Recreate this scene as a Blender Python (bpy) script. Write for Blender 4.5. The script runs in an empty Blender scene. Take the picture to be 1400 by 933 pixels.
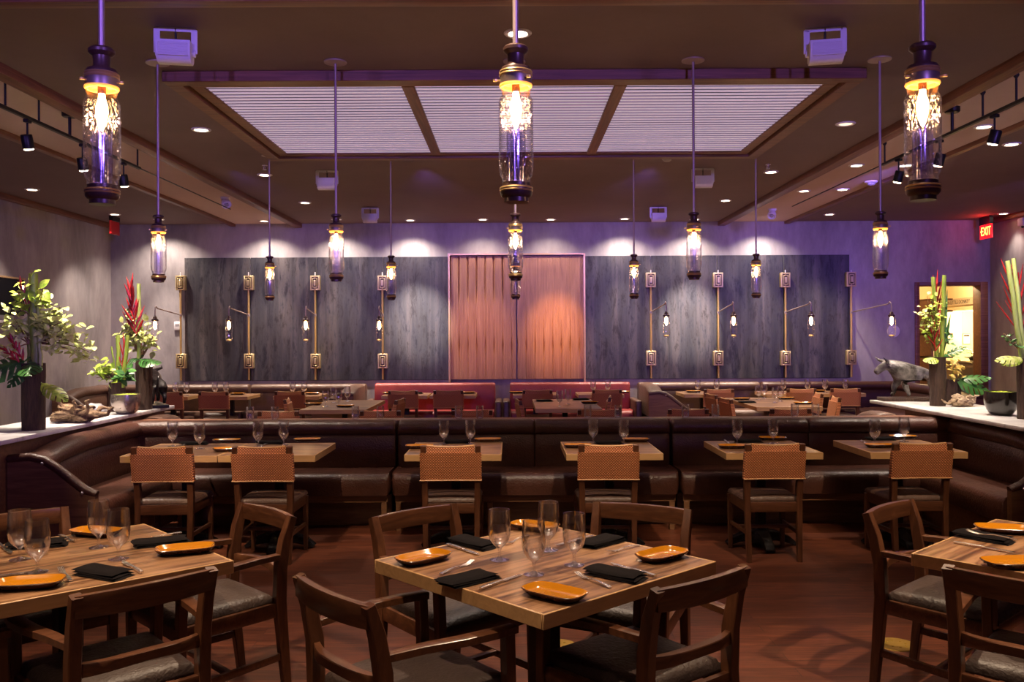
import bpy, bmesh, math, random
from mathutils import Vector, Matrix, noise
random.seed(7)
SC = bpy.context.scene
COL = SC.collection
PI = math.pi
F, H0, RO, CX, CY = 1198.0, 1.6, 0.005, 700.0, 460.0

# ---------------------------------------------------------------- survey helpers
def at(px, py, Y):
    """world point on the vertical plane at distance Y for a place surveyed in the photograph"""
    dx = (px-CX) - RO*(py-CY); dy = (py-CY) + RO*(px-CX)
    return Vector((dx*Y/F, Y, H0 - dy*Y/F))
def atz(px, py, Z):
    dy = (py-CY) + RO*(px-CX)
    Y = (H0-Z)*F/dy
    return at(px, py, Y)

# ---------------------------------------------------------------- materials
def new_mat(name):
    m = bpy.data.materials.new(name); m.use_nodes = True
    nt = m.node_tree
    b = nt.nodes['Principled BSDF']
    return m, nt, b
def nd(nt, typ, **kw):
    n = nt.nodes.new(typ)
    for k, v in kw.items():
        if k in n.inputs: n.inputs[k].default_value = v
        else: setattr(n, k, v)
    return n
def ramp(nt, fac, stops):
    r = nt.nodes.new('ShaderNodeValToRGB')
    el = r.color_ramp.elements
    while len(el) < len(stops): el.new(0.5)
    for e, (p, c) in zip(el, stops):
        e.position = p; e.color = (c[0], c[1], c[2], 1)
    nt.links.new(fac, r.inputs['Fac'])
    return r
def coords(nt, scale=(1, 1, 1), rnd=True):
    tc = nt.nodes.new('ShaderNodeTexCoord')
    mp = nt.nodes.new('ShaderNodeMapping'); mp.inputs['Scale'].default_value = scale
    if rnd:
        oi = nt.nodes.new('ShaderNodeObjectInfo')
        ma = nd(nt, 'ShaderNodeMath', operation='MULTIPLY'); ma.inputs[1].default_value = 17.0
        nt.links.new(oi.outputs['Random'], ma.inputs[0])
        va = nd(nt, 'ShaderNodeVectorMath', operation='ADD')
        nt.links.new(tc.outputs['Object'], va.inputs[0]); nt.links.new(ma.outputs[0], va.inputs[1])
        nt.links.new(va.outputs[0], mp.inputs['Vector'])
    else:
        nt.links.new(tc.outputs['Object'], mp.inputs['Vector'])
    return mp.outputs['Vector']
def bump(nt, b, h, strength=.3, dist=.01):
    n = nd(nt, 'ShaderNodeBump', Strength=strength, Distance=dist)
    nt.links.new(h, n.inputs['Height']); nt.links.new(n.outputs['Normal'], b.inputs['Normal'])
    return n
def plain(name, c, rough=.5, metal=0.0, spec=None, coat=0.0):
    m, nt, b = new_mat(name)
    b.inputs['Base Color'].default_value = (*c, 1); b.inputs['Roughness'].default_value = rough
    b.inputs['Metallic'].default_value = metal
    if spec is not None: b.inputs['Specular IOR Level'].default_value = spec
    if coat: b.inputs['Coat Weight'].default_value = coat; b.inputs['Coat Roughness'].default_value = .15
    # slight procedural unevenness
    v = coords(nt, (9, 9, 9))
    nz = nd(nt, 'ShaderNodeTexNoise', Scale=3.0, Detail=3.0); nt.links.new(v, nz.inputs['Vector'])
    mr = nd(nt, 'ShaderNodeMapRange'); mr.inputs['To Min'].default_value = max(0, rough-.06); mr.inputs['To Max'].default_value = min(1, rough+.08)
    nt.links.new(nz.outputs['Fac'], mr.inputs['Value']); nt.links.new(mr.outputs['Result'], b.inputs['Roughness'])
    return m
def wood(name, stops, scale=(1.2, 14, 14), rough=.4, bmp=.12, coat=0.0, dist=1.2, fine=.3):
    m, nt, b = new_mat(name)
    v = coords(nt, scale)
    n1 = nd(nt, 'ShaderNodeTexNoise', Scale=2.2, Detail=7.0, Roughness=.62, Distortion=dist); nt.links.new(v, n1.inputs['Vector'])
    n2 = nd(nt, 'ShaderNodeTexNoise', Scale=7.0, Detail=5.0, Roughness=.7, Distortion=.4); nt.links.new(v, n2.inputs['Vector'])
    mm = nd(nt, 'ShaderNodeMath', operation='MULTIPLY_ADD'); mm.inputs[1].default_value = fine; nt.links.new(n2.outputs['Fac'], mm.inputs[0])
    m2 = nd(nt, 'ShaderNodeMath', operation='SUBTRACT'); m2.inputs[1].default_value = fine*.5; nt.links.new(n1.outputs['Fac'], m2.inputs[0]); nt.links.new(m2.outputs[0], mm.inputs[2])
    r = ramp(nt, mm.outputs[0], stops)
    nt.links.new(r.outputs['Color'], b.inputs['Base Color'])
    b.inputs['Roughness'].default_value = rough
    if coat: b.inputs['Coat Weight'].default_value = coat; b.inputs['Coat Roughness'].default_value = .2
    bump(nt, b, n1.outputs['Fac'], bmp, .004)
    return m
def leather(name, c, rough=.36, hi=1.6):
    m, nt, b = new_mat(name)
    v = coords(nt, (1, 1, 1))
    n1 = nd(nt, 'ShaderNodeTexNoise', Scale=7.0, Detail=6.0, Roughness=.65); nt.links.new(v, n1.inputs['Vector'])
    n2 = nd(nt, 'ShaderNodeTexVoronoi', Scale=85.0); nt.links.new(v, n2.inputs['Vector'])
    n3 = nd(nt, 'ShaderNodeTexNoise', Scale=24.0, Detail=4.0, Distortion=1.5); nt.links.new(v, n3.inputs['Vector'])
    r = ramp(nt, n1.outputs['Fac'], [(.3, c), (.75, tuple(x*hi for x in c))])
    nt.links.new(r.outputs['Color'], b.inputs['Base Color'])
    mr = nd(nt, 'ShaderNodeMapRange'); mr.inputs['To Min'].default_value = rough-.08; mr.inputs['To Max'].default_value = rough+.16
    nt.links.new(n3.outputs['Fac'], mr.inputs['Value']); nt.links.new(mr.outputs['Result'], b.inputs['Roughness'])
    ad = nd(nt, 'ShaderNodeMath', operation='MULTIPLY_ADD'); ad.inputs[1].default_value = .35
    nt.links.new(n2.outputs['Distance'], ad.inputs[0]); nt.links.new(n3.outputs['Fac'], ad.inputs[2])
    bump(nt, b, ad.outputs[0], .3, .012)
    return m
def glass(name, tint=(.97, .97, .98), base=.05, edge=.75, seeded=False, rough=.03, power=3.0):
    m, nt, b = new_mat(name)
    nt.nodes.remove(b)
    out = nt.nodes['Material Output']
    lw = nd(nt, 'ShaderNodeLayerWeight', Blend=.5)
    pw = nd(nt, 'ShaderNodeMath', operation='POWER'); pw.inputs[1].default_value = power
    nt.links.new(lw.outputs['Facing'], pw.inputs[0])
    ma = nd(nt, 'ShaderNodeMath', operation='MULTIPLY_ADD'); ma.inputs[1].default_value = edge; ma.inputs[2].default_value = base
    nt.links.new(pw.outputs[0], ma.inputs[0])
    tr = nd(nt, 'ShaderNodeBsdfTransparent', Color=(*tint, 1)); gl = nd(nt, 'ShaderNodeBsdfGlossy', Color=(.95, .95, 1, 1), Roughness=rough)
    mx = nt.nodes.new('ShaderNodeMixShader')
    fac = ma.outputs[0]
    if seeded:
        v = coords(nt, (1, 1, .55))
        vo = nd(nt, 'ShaderNodeTexVoronoi', Scale=120.0, Randomness=1.0); nt.links.new(v, vo.inputs['Vector'])
        nz = nd(nt, 'ShaderNodeTexNoise', Scale=40.0, Detail=3.0); nt.links.new(v, nz.inputs['Vector'])
        lt = nd(nt, 'ShaderNodeMapRange'); lt.inputs['From Min'].default_value = .30; lt.inputs['From Max'].default_value = .12
        lt.inputs['To Min'].default_value = 0.0; lt.inputs['To Max'].default_value = .35
        nt.links.new(vo.outputs['Distance'], lt.inputs['Value'])
        ad = nd(nt, 'ShaderNodeMath', operation='ADD', use_clamp=True)
        nt.links.new(fac, ad.inputs[0]); nt.links.new(lt.outputs['Result'], ad.inputs[1]); fac = ad.outputs[0]
        bp = nd(nt, 'ShaderNodeBump', Strength=.45, Distance=.01)
        sm = nd(nt, 'ShaderNodeMath', operation='ADD'); nt.links.new(nz.outputs['Fac'], sm.inputs[0]); nt.links.new(vo.outputs['Distance'], sm.inputs[1])
        nt.links.new(sm.outputs[0], bp.inputs['Height']); nt.links.new(bp.outputs['Normal'], gl.inputs['Normal'])
    nt.links.new(fac, mx.inputs['Fac']); nt.links.new(tr.outputs[0], mx.inputs[1]); nt.links.new(gl.outputs[0], mx.inputs[2])
    nt.links.new(mx.outputs[0], out.inputs['Surface'])
    return m
def emit(name, c, s):
    m, nt, b = new_mat(name)
    b.inputs['Base Color'].default_value = (*[min(1, x) for x in c], 1)
    b.inputs['Emission Color'].default_value = (*c, 1); b.inputs['Emission Strength'].default_value = s
    return m
def plaster(name, c0, c1, sc=1.0, rough=.7, streak=(1, 1, .35)):
    m, nt, b = new_mat(name)
    v = coords(nt, streak, rnd=False)
    n1 = nd(nt, 'ShaderNodeTexNoise', Scale=.9*sc, Detail=8.0, Roughness=.6, Distortion=.6); nt.links.new(v, n1.inputs['Vector'])
    n2 = nd(nt, 'ShaderNodeTexNoise', Scale=9*sc, Detail=6.0, Roughness=.7); nt.links.new(v, n2.inputs['Vector'])
    mx = nd(nt, 'ShaderNodeMath', operation='MULTIPLY_ADD'); mx.inputs[1].default_value = .35
    nt.links.new(n2.outputs['Fac'], mx.inputs[0]); nt.links.new(n1.outputs['Fac'], mx.inputs[2])
    r = ramp(nt, mx.outputs[0], [(.42, c0), (.9, c1)])
    nt.links.new(r.outputs['Color'], b.inputs['Base Color']); b.inputs['Roughness'].default_value = rough
    bump(nt, b, n2.outputs['Fac'], .12, .01)
    return m
def steel_panel_mat(name):
    m, nt, b = new_mat(name)
    v = coords(nt, (1, 1, 1))
    s1 = nt.nodes.new('ShaderNodeMapping'); s1.inputs['Scale'].default_value = (3.2, 1, .16); nt.links.new(v, s1.inputs['Vector'])
    s2 = nt.nodes.new('ShaderNodeMapping'); s2.inputs['Scale'].default_value = (5, 1, 1.3); nt.links.new(v, s2.inputs['Vector'])
    n1 = nd(nt, 'ShaderNodeTexNoise', Scale=1.6, Detail=9.0, Roughness=.6, Distortion=.08); nt.links.new(s1.outputs[0], n1.inputs['Vector'])
    n2 = nd(nt, 'ShaderNodeTexNoise', Scale=1.3, Detail=12.0, Roughness=.78, Distortion=.35); nt.links.new(s2.outputs[0], n2.inputs['Vector'])
    a = ramp(nt, n1.outputs['Fac'], [(.33, (.030, .032, .042)), (.5, (.060, .058, .068)), (.66, (.13, .118, .122)), (.8, (.22, .20, .20))])
    p = ramp(nt, n2.outputs['Fac'], [(.38, (.22, .22, .27)), (.455, (.75, .75, .80)), (.50, (.95, .92, .90)), (.56, (.80, .74, .72)), (.60, (.36, .32, .34)), (.68, (.50, .44, .43))])
    mx = nd(nt, 'ShaderNodeMixRGB', blend_type='MULTIPLY'); mx.inputs['Fac'].default_value = .95
    nt.links.new(a.outputs['Color'], mx.inputs['Color1']); nt.links.new(p.outputs['Color'], mx.inputs['Color2'])
    nt.links.new(mx.outputs['Color'], b.inputs['Base Color'])
    b.inputs['Metallic'].default_value = .15
    mr = nd(nt, 'ShaderNodeMapRange'); mr.inputs['To Min'].default_value = .38; mr.inputs['To Max'].default_value = .68
    nt.links.new(n2.outputs['Fac'], mr.inputs['Value']); nt.links.new(mr.outputs['Result'], b.inputs['Roughness'])
    bump(nt, b, n2.outputs['Fac'], .15, .01)
    return m
def floor_mat(name):
    m, nt, b = new_mat(name)
    v = coords(nt, (1, 1, 1), rnd=False)
    br = nd(nt, 'ShaderNodeTexBrick', Scale=1.0); br.offset = .37; br.offset_frequency = 2
    br.inputs['Color1'].default_value = (.0, .0, .0, 1); br.inputs['Color2'].default_value = (1, 1, 1, 1); br.inputs['Mortar'].default_value = (.3, .3, .3, 1)
    br.inputs['Mortar Size'].default_value = .0015; br.inputs['Brick Width'].default_value = 1.35; br.inputs['Row Height'].default_value = .105; br.inputs['Bias'].default_value = 0.0
    nt.links.new(v, br.inputs['Vector'])
    off = nd(nt, 'ShaderNodeVectorMath', operation='MULTIPLY_ADD'); off.inputs[1].default_value = (5, 5, 5)
    nt.links.new(br.outputs['Color'], off.inputs[0]); nt.links.new(v, off.inputs[2])
    mp = nt.nodes.new('ShaderNodeMapping'); mp.inputs['Scale'].default_value = (1.6, 22, 1); nt.links.new(off.outputs[0], mp.inputs['Vector'])
    n1 = nd(nt, 'ShaderNodeTexNoise', Scale=1.6, Detail=8.0, Roughness=.65, Distortion=1.4); nt.links.new(mp.outputs[0], n1.inputs['Vector'])
    r = ramp(nt, n1.outputs['Fac'], [(.3, (.050, .014, .008)), (.5, (.125, .036, .017)), (.72, (.23, .075, .035))])
    v2 = ramp(nt, br.outputs['Color'], [(0, (.72, .7, .7)), (1, (1.12, 1.1, 1.08))])
    mx = nd(nt, 'ShaderNodeMixRGB', blend_type='MULTIPLY'); mx.inputs['Fac'].default_value = 1
    nt.links.new(r.outputs['Color'], mx.inputs['Color1']); nt.links.new(v2.outputs['Color'], mx.inputs['Color2'])
    m2 = nd(nt, 'ShaderNodeMixRGB'); m2.inputs['Color2'].default_value = (.012, .005, .003, 1)
    nt.links.new(br.outputs['Fac'], m2.inputs['Fac']); nt.links.new(mx.outputs['Color'], m2.inputs['Color1'])
    nt.links.new(m2.outputs['Color'], b.inputs['Base Color'])
    b.inputs['Roughness'].default_value = .38
    ad = nd(nt, 'ShaderNodeMath', operation='MULTIPLY_ADD'); ad.inputs[1].default_value = -1.5
    nt.links.new(br.outputs['Fac'], ad.inputs[0]); nt.links.new(n1.outputs['Fac'], ad.inputs[2])
    bump(nt, b, ad.outputs[0], .15, .004)
    return m
def woven_mat(name, c0, c1):
    m, nt, b = new_mat(name)
    tc = nt.nodes.new('ShaderNodeTexCoord')
    def wv(rot):
        mp = nt.nodes.new('ShaderNodeMapping'); mp.inputs['Rotation'].default_value = (0, rot, 0)
        nt.links.new(tc.outputs['Object'], mp.inputs['Vector'])
        w = nd(nt, 'ShaderNodeTexWave', Scale=24.0); w.bands_direction = 'X'
        nt.links.new(mp.outputs[0], w.inputs['Vector']); return w.outputs['Fac']
    a, c = wv(PI/4), wv(-PI/4)
    mx = nd(nt, 'ShaderNodeMath', operation='MULTIPLY'); nt.links.new(a, mx.inputs[0]); nt.links.new(c, mx.inputs[1])
    r = ramp(nt, mx.outputs[0], [(.05, c0), (.45, c1)])
    nt.links.new(r.outputs['Color'], b.inputs['Base Color']); b.inputs['Roughness'].default_value = .5
    bump(nt, b, mx.outputs[0], .6, .006)
    return m
def marble_mat(name):
    m, nt, b = new_mat(name)
    v = coords(nt, (1, 1, 1))
    n1 = nd(nt, 'ShaderNodeTexNoise', Scale=3.0, Detail=9.0, Roughness=.65, Distortion=2.2); nt.links.new(v, n1.inputs['Vector'])
    r = ramp(nt, n1.outputs['Fac'], [(.32, (.42, .40, .40)), (.46, (.62, .60, .60)), (.6, (.72, .70, .69)), (.75, (.55, .53, .53))])
    nt.links.new(r.outputs['Color'], b.inputs['Base Color']); b.inputs['Roughness'].default_value = .3
    return m
def blotch(name, c0, c1, scale, rough, bmp=.5, dist=.02, spec=.5):
    m, nt, b = new_mat(name); b.inputs['Specular IOR Level'].default_value = spec
    v = coords(nt, scale)
    n1 = nd(nt, 'ShaderNodeTexNoise', Scale=1.0, Detail=6.0, Roughness=.65); nt.links.new(v, n1.inputs['Vector'])
    r = ramp(nt, n1.outputs['Fac'], [(.35, c0), (.68, c1)])
    nt.links.new(r.outputs['Color'], b.inputs['Base Color']); b.inputs['Roughness'].default_value = rough
    bump(nt, b, n1.outputs['Fac'], bmp, dist)
    return m

M = {}
M['floor'] = floor_mat('floor_oak')
M['ceiling'] = plaster('ceiling_taupe', (.175, .120, .130), (.210, .146, .156), 1, .8, (1, 1, 1))
M['ceiling_strip'] = plaster('ceiling_sand', (.58, .44, .41), (.66, .51, .47), 1, .8, (1, 1, 1))
M['plaster'] = plaster('grey_plaster', (.17, .155, .17), (.48, .44, .455))
M['cream'] = plaster('cream_wall', (.66, .52, .30), (.78, .63, .38))
M['steel_panel'] = steel_panel_mat('patina_steel')
M['flute'] = wood('fluted_wood', [(.3, (.33, .15, .085)), (.55, (.46, .23, .135)), (.75, (.55, .30, .18))], (9, 9, .5), .42, .1)
M['trim'] = wood('trim_wood', [(.3, (.11, .042, .020)), (.55, (.20, .080, .040)), (.78, (.30, .13, .066))], (.6, 14, 14), .45)
M['trim_y'] = wood('trim_wood_long', [(.3, (.11, .042, .020)), (.55, (.20, .080, .040)), (.78, (.30, .13, .066))], (14, .6, 14), .45)
M['chair_wood'] = wood('chair_walnut', [(.3, (.048, .016, .007)), (.55, (.088, .031, .013)), (.8, (.15, .058, .025))], (10, 10, 1.6), .33, .08, .25)
M['chair_rail'] = wood('chair_walnut_rail', [(.3, (.048, .016, .007)), (.55, (.092, .033, .014)), (.8, (.16, .062, .027))], (1.6, 12, 12), .33, .08, .25)
M['table'] = wood('table_walnut', [(.37, (.060, .024, .011)), (.46, (.155, .072, .033)), (.54, (.235, .118, .056)), (.64, (.34, .185, .092))], (.7, 9, 9), .34, .05, .15, .9, .40)
M['table_edge'] = wood('table_edge_wood', [(.3, (.36, .20, .085)), (.6, (.46, .265, .115)), (.8, (.53, .32, .15))], (1.2, 12, 12), .4)
M['panel_wood'] = wood('banquette_wood', [(.3, (.12, .055, .024)), (.55, (.19, .09, .04)), (.8, (.27, .14, .065))], (1.0, 12, 12), .42)
M['leather'] = leather('brown_leather', (.050, .0175, .0105), .33)
M['leather_tan'] = leather('brown_leather_rear', (.085, .045, .030), .36)
M['leather_red'] = leather('red_leather', (.24, .030, .026), .38, 1.4)
M['leather_seat'] = leather('black_leather', (.022, .016, .014), .40)
M['seat_pad'] = leather('grey_brown_leather', (.034, .021, .017), .46)
M['woven'] = woven_mat('woven_leather', (.26, .080, .028), (.64, .24, .092))
M['woven_edge'] = leather('tan_leather', (.40, .20, .07), .45, 1.25)
M['brass'] = plain('brass', (.60, .40, .15), .34, .7)
M['bracket'] = plain('bracket_brass', (.60, .47, .26), .4, .75)
M['bronze'] = plain('dark_bronze', (.070, .034, .026), .35, .3)
M['rod'] = plain('rod_bronze', (.42, .32, .30), .42, .6)
M['collar'] = plain('aged_collar', (.26, .20, .16), .4, .7)
M['black_metal'] = plain('black_iron', (.012, .011, .011), .38, .3)
M['black_gloss'] = blotch('hammered_black', (.006, .006, .007), (.014, .013, .014), (60, 60, 60), .12, 1.0, .01)
M['silver'] = plain('cutlery_steel', (.82, .79, .78), .27, 1.0)
M['napkin'] = blotch('black_linen', (.004, .003, .0035), (.009, .0065, .007), (220, 220, 220), .9, .3, .004, .08)
M['plate'] = plain('amber_glaze', (.42, .155, .004), .07, 0, .9, .9)
M['plate_edge'] = plain('plate_brown', (.055, .020, .012), .25)
M['glass'] = glass('clear_glass', base=.07, edge=1.0, power=1.25, rough=.11)
M['lamp_glass'] = glass('seeded_lamp_glass', (.985, .97, .985), .018, .8, True, .04, 2.6)
M['lamp_smooth'] = glass('lamp_glass_tube', (.97, .95, .97), .05, .7, False, .05, 2.2)
M['violet_glint_tube'] = glass('violet_glint_tube', (.88, .85, 1.0), .08, .7, False, .08, 1.5)  # purple reflections in the clear inner tubes are put into the tint
M['bulb'] = emit('bulb_glow', (1.0, .60, .22), 50)
M['amber_ring'] = emit('amber_lit_ring', (1.0, .44, .06), 1.0)
M['white_plastic'] = plain('white_plastic', (.72, .70, .74), .5)
M['grey_plastic'] = plain('grey_plastic', (.35, .33, .36), .5)
M['downlight'] = emit('downlight_glow', (1.0, .80, .55), 14)
M['downlight_dim'] = emit('downlight_dim', (1.0, .74, .50), 1.6)
M['slat'] = emit('slat_painted_glow', (.80, .66, .95), .36)  # purple light falling on the white slats is put in as weak emission
M['slat_back'] = plain('slat_void', (.05, .022, .05), .9, 0, .1)
M['marble'] = marble_mat('marble_top')
M['bark'] = blotch('bark_brown', (.030, .014, .009), (.085, .044, .028), (60, 60, 9), .75, .8, .02)
M['driftwood'] = blotch('driftwood', (.10, .055, .028), (.44, .29, .16), (22, 22, 40), .8, 1.0, .03)
M['pale_driftwood'] = blotch('pale_driftwood', (.26, .17, .10), (.60, .46, .30), (26, 26, 26), .8, 1.0, .03)
M['leaf'] = blotch('leaf_green', (.16, .32, .02), (.60, .70, .10), (26, 26, 26), .42, .1)
M['leaf_pale'] = blotch('leaf_pale', (.42, .54, .07), (.86, .86, .38), (30, 30, 30), .42, .1)
M['leaf_deep'] = blotch('leaf_deep', (.022, .10, .022), (.09, .24, .05), (14, 14, 14), .3, .1)
M['stalk'] = blotch('stalk_green', (.17, .28, .03), (.40, .46, .08), (30, 30, 5), .4, .1)
M['stalk_pale'] = blotch('stalk_pale', (.36, .50, .10), (.58, .66, .25), (30, 30, 5), .4, .1)
M['twig'] = blotch('twig_brown', (.16, .08, .03), (.36, .22, .09), (40, 40, 40), .6, .2)
M['red_flower'] = blotch('heliconia_red', (.28, .008, .012), (.55, .03, .03), (20, 20, 20), .35, .1)
M['yellow_flower'] = blotch('yellow_petals', (.62, .42, .04), (.85, .72, .22), (30, 30, 30), .5, .1)
M['moss'] = blotch('moss', (.18, .26, .01), (.46, .52, .03), (60, 60, 60), .8, .8)
M['bowl_silver'] = plain('silver_glaze', (.36, .31, .28), .24, .75)
M['bowl_dark'] = plain('dark_bowl', (.030, .024, .022), .18, .3, None, .5)
M['bull_bronze'] = blotch('bronze_bull', (.022, .019, .018), (.20, .18, .17), (14, 14, 14), .34, .6, .02, .7)
M['bull_dark'] = plain('dark_bull', (.018, .013, .013), .35, .4)
M['exit_red'] = emit('exit_red', (1.0, .02, .03), 1.0)
M['exit_letter'] = emit('exit_letter', (1.0, .72, .12), 3.0)
M['exit_dim'] = plain('exit_housing_red', (.45, .012, .015), .3)
M['screen'] = plain('black_screen', (.006, .006, .007), .12)
M['tan_wood'] = wood('tan_wood', [(.3, (.36, .22, .10)), (.7, (.52, .34, .18))], (12, 1, 12), .45)
M['gold_disc'] = plain('gold_floor_disc', (.60, .38, .08), .42, .55)
M['paper'] = plain('white_paper', (.75, .70, .60), .8)
M['ink'] = plain('dark_ink', (.04, .03, .025), .8)
M['cabinet'] = plain('grey_cabinet', (.30, .24, .22), .6)
M['band'] = plain('stone_band', (.42, .31, .20), .7)

# ---------------------------------------------------------------- mesh builder
def rotz(a): return Matrix.Rotation(a, 4, 'Z')
def tr(x, y, z): return Matrix.Translation((x, y, z))
class MB:
    def __init__(s): s.v = []; s.f = []; s.m = []
    def add(s, vs, fs, T=None, mi=0):
        b = len(s.v)
        if T is not None: vs = [T @ Vector(v) for v in vs]
        s.v.extend([tuple(v) for v in vs]); s.f.extend([tuple(i+b for i in f) for f in fs]); s.m.extend([mi]*len(fs))
        return s
    def box(s, x0, x1, y0, y1, z0, z1, bev=0.0, seg=2, T=None, mi=0):
        if bev <= 0:
            vs = [(x, y, z) for z in (z0, z1) for y in (y0, y1) for x in (x0, x1)]
            fs = [(0, 2, 3, 1), (4, 5, 7, 6), (0, 1, 5, 4), (2, 6, 7, 3), (0, 4, 6, 2), (1, 3, 7, 5)]
            return s.add(vs, fs, T, mi)
        bm = bmesh.new(); bmesh.ops.create_cube(bm, size=1)
        for v in bm.verts:
            v.co = Vector(((x0+x1)/2+v.co.x*(x1-x0), (y0+y1)/2+v.co.y*(y1-y0), (z0+z1)/2+v.co.z*(z1-z0)))
        bev = min(bev, .49*min(abs(x1-x0), abs(y1-y0), abs(z1-z0)))
        bmesh.ops.bevel(bm, geom=list(bm.edges), offset=bev, segments=seg, affect='EDGES', profile=.5)
        bm.verts.index_update()
        s.add([v.co.copy() for v in bm.verts], [[v.index for v in f.verts] for f in bm.faces], T, mi)
        bm.free(); return s
    def tube(s, pts, r, n=10, T=None, mi=0, cap=True):
        pts = [Vector(p) for p in pts]
        rs = r if isinstance(r, (list, tuple)) else [r]*len(pts)
        vs, fs = [], []
        t0 = (pts[1]-pts[0]).normalized()
        up = Vector((0, 0, 1)) if abs(t0.z) < .9 else Vector((1, 0, 0))
        a = t0.cross(up).normalized()
        for i, p in enumerate(pts):
            t = ((pts[min(i+1, len(pts)-1)]-pts[max(i-1, 0)])).normalized()
            a = (a - t*a.dot(t)).normalized(); b = t.cross(a)
            for k in range(n):
                an = 2*PI*k/n
                vs.append(p + (a*math.cos(an)+b*math.sin(an))*rs[i])
        for i in range(len(pts)-1):
            for k in range(n):
                k2 = (k+1) % n
                fs.append((i*n+k, i*n+k2, (i+1)*n+k2, (i+1)*n+k))
        if cap:
            fs.append(tuple(range(n))[::-1]); fs.append(tuple((len(pts)-1)*n+k for k in range(n)))
        return s.add(vs, fs, T, mi)
    def bar(s, pts, w, h, up=(0, 0, 1), T=None, mi=0):
        """rectangular bar swept along pts; w across, h along up (scalars or lists)"""
        pts = [Vector(p) for p in pts]; up = Vector(up)
        ws = w if isinstance(w, (list, tuple)) else [w]*len(pts)
        hs = h if isinstance(h, (list, tuple)) else [h]*len(pts)
        vs, fs = [], []
        c = .16
        sec = [(-1+c, -1), (1-c, -1), (1, -1+c), (1, 1-c), (1-c, 1), (-1+c, 1), (-1, 1-c), (-1, -1+c)]
        n = len(sec)
        for i, p in enumerate(pts):
            t = (pts[min(i+1, len(pts)-1)]-pts[max(i-1, 0)]).normalized()
            sd = t.cross(up).normalized(); u = sd.cross(t).normalized()
            for (q, z) in sec: vs.append(p+sd*(q*ws[i]/2)+u*(z*hs[i]/2))
        for i in range(len(pts)-1):
            for k in range(n):
                k2 = (k+1) % n; fs.append((i*n+k, i*n+k2, (i+1)*n+k2, (i+1)*n+k))
        fs.append(tuple(range(n))[::-1]); fs.append(tuple((len(pts)-1)*n+k for k in range(n)))
        return s.add(vs, fs, T, mi)
    def lathe(s, prof, n=20, T=None, mi=0):
        vs, fs = [], []
        for (r, z) in prof:
            for k in range(n):
                a = 2*PI*k/n; vs.append((r*math.cos(a), r*math.sin(a), z))
        for i in range(len(prof)-1):
            for k in range(n):
                k2 = (k+1) % n; fs.append((i*n+k, i*n+k2, (i+1)*n+k2, (i+1)*n+k))
        if prof[0][0] > 1e-5: fs.append(tuple(range(n))[::-1])
        if prof[-1][0] > 1e-5: fs.append(tuple((len(prof)-1)*n+k for k in range(n)))
        return s.add(vs, fs, T, mi)
    def shell(s, prof, n=20, T=None, mi=0):
        vs, fs = [], []
        for (r, z) in prof:
            for k in range(n):
                a = 2*PI*k/n; vs.append((r*math.cos(a), r*math.sin(a), z))
        for i in range(len(prof)-1):
            for k in range(n):
                k2 = (k+1) % n; fs.append((i*n+k, i*n+k2, (i+1)*n+k2, (i+1)*n+k))
        return s.add(vs, fs, T, mi)
    def prism(s, poly, d0, d1, axis='y', T=None, mi=0):
        """poly of (a,b): axis y -> (x,z) extruded along y; axis z -> (x,y) extruded along z; axis x -> (y,z)"""
        def mk(a, b, d): return {'y': (a, d, b), 'z': (a, b, d), 'x': (d, a, b)}[axis]
        n = len(poly)
        vs = [mk(a, b, d0) for a, b in poly]+[mk(a, b, d1) for a, b in poly]
        fs = [tuple(range(n)), tuple(range(n, 2*n))[::-1]]+[(i, i+n, (i+1) % n+n, (i+1) % n) for i in range(n)]
        return s.add(vs, fs, T, mi)
    def grid(s, fn, nu, nv, T=None, mi=0, closed_u=False):
        vs = [fn(i/nu, j/nv) for j in range(nv+1) for i in range(nu+1)]
        fs = [(j*(nu+1)+i, j*(nu+1)+i+1, (j+1)*(nu+1)+i+1, (j+1)*(nu+1)+i) for j in range(nv) for i in range(nu)]
        return s.add(vs, fs, T, mi)
    def build(s, name, mat, parent=None, smooth=True, angle=38, loc=None):
        me = bpy.data.meshes.new(name)
        me.from_pydata(s.v, [], s.f); me.update()
        mats = mat if isinstance(mat, (list, tuple)) else [mat]
        for m in mats: me.materials.append(M[m] if isinstance(m, str) else m)
        if len(mats) > 1: me.polygons.foreach_set('material_index', s.m)
        bm = bmesh.new(); bm.from_mesh(me); bmesh.ops.recalc_face_normals(bm, faces=bm.faces); bm.to_mesh(me); bm.free()
        if smooth:
            me.polygons.foreach_set('use_smooth', [True]*len(me.polygons)); me.set_sharp_from_angle(angle=math.radians(angle))
        o = bpy.data.objects.new(name, me); COL.objects.link(o)
        if parent is not None: o.parent = parent
        if loc is not None: o.location = loc
        return o

def tag(o, label=None, cat=None, group=None, kind=None):
    if label: o['label'] = label
    if cat: o['category'] = cat
    if group: o['group'] = group
    if kind: o['kind'] = kind
    return o
def thing(name, label, cat, loc=(0, 0, 0), rz=0.0, group=None):
    o = bpy.data.objects.new(name, None); COL.objects.link(o)
    o.empty_display_size = .1
    o.location = loc; o.rotation_euler = (0, 0, rz)
    return tag(o, label, cat, group)
CHILD = {}
def copy_tree(src, loc, rz=0.0, label=None, group=None):
    r = src.copy(); COL.objects.link(r); r.location = loc; r.rotation_euler = (0, 0, rz)
    if label: r['label'] = label
    if group: r['group'] = group
    for ch in kids(src):
        c = ch.copy(); COL.objects.link(c); c.parent = r
        for g in kids(ch):
            d = g.copy(); COL.objects.link(d); d.parent = c
    return r
def kids(o):
    if o.name not in CHILD: CHILD[o.name] = list(o.children)
    return CHILD[o.name]
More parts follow.
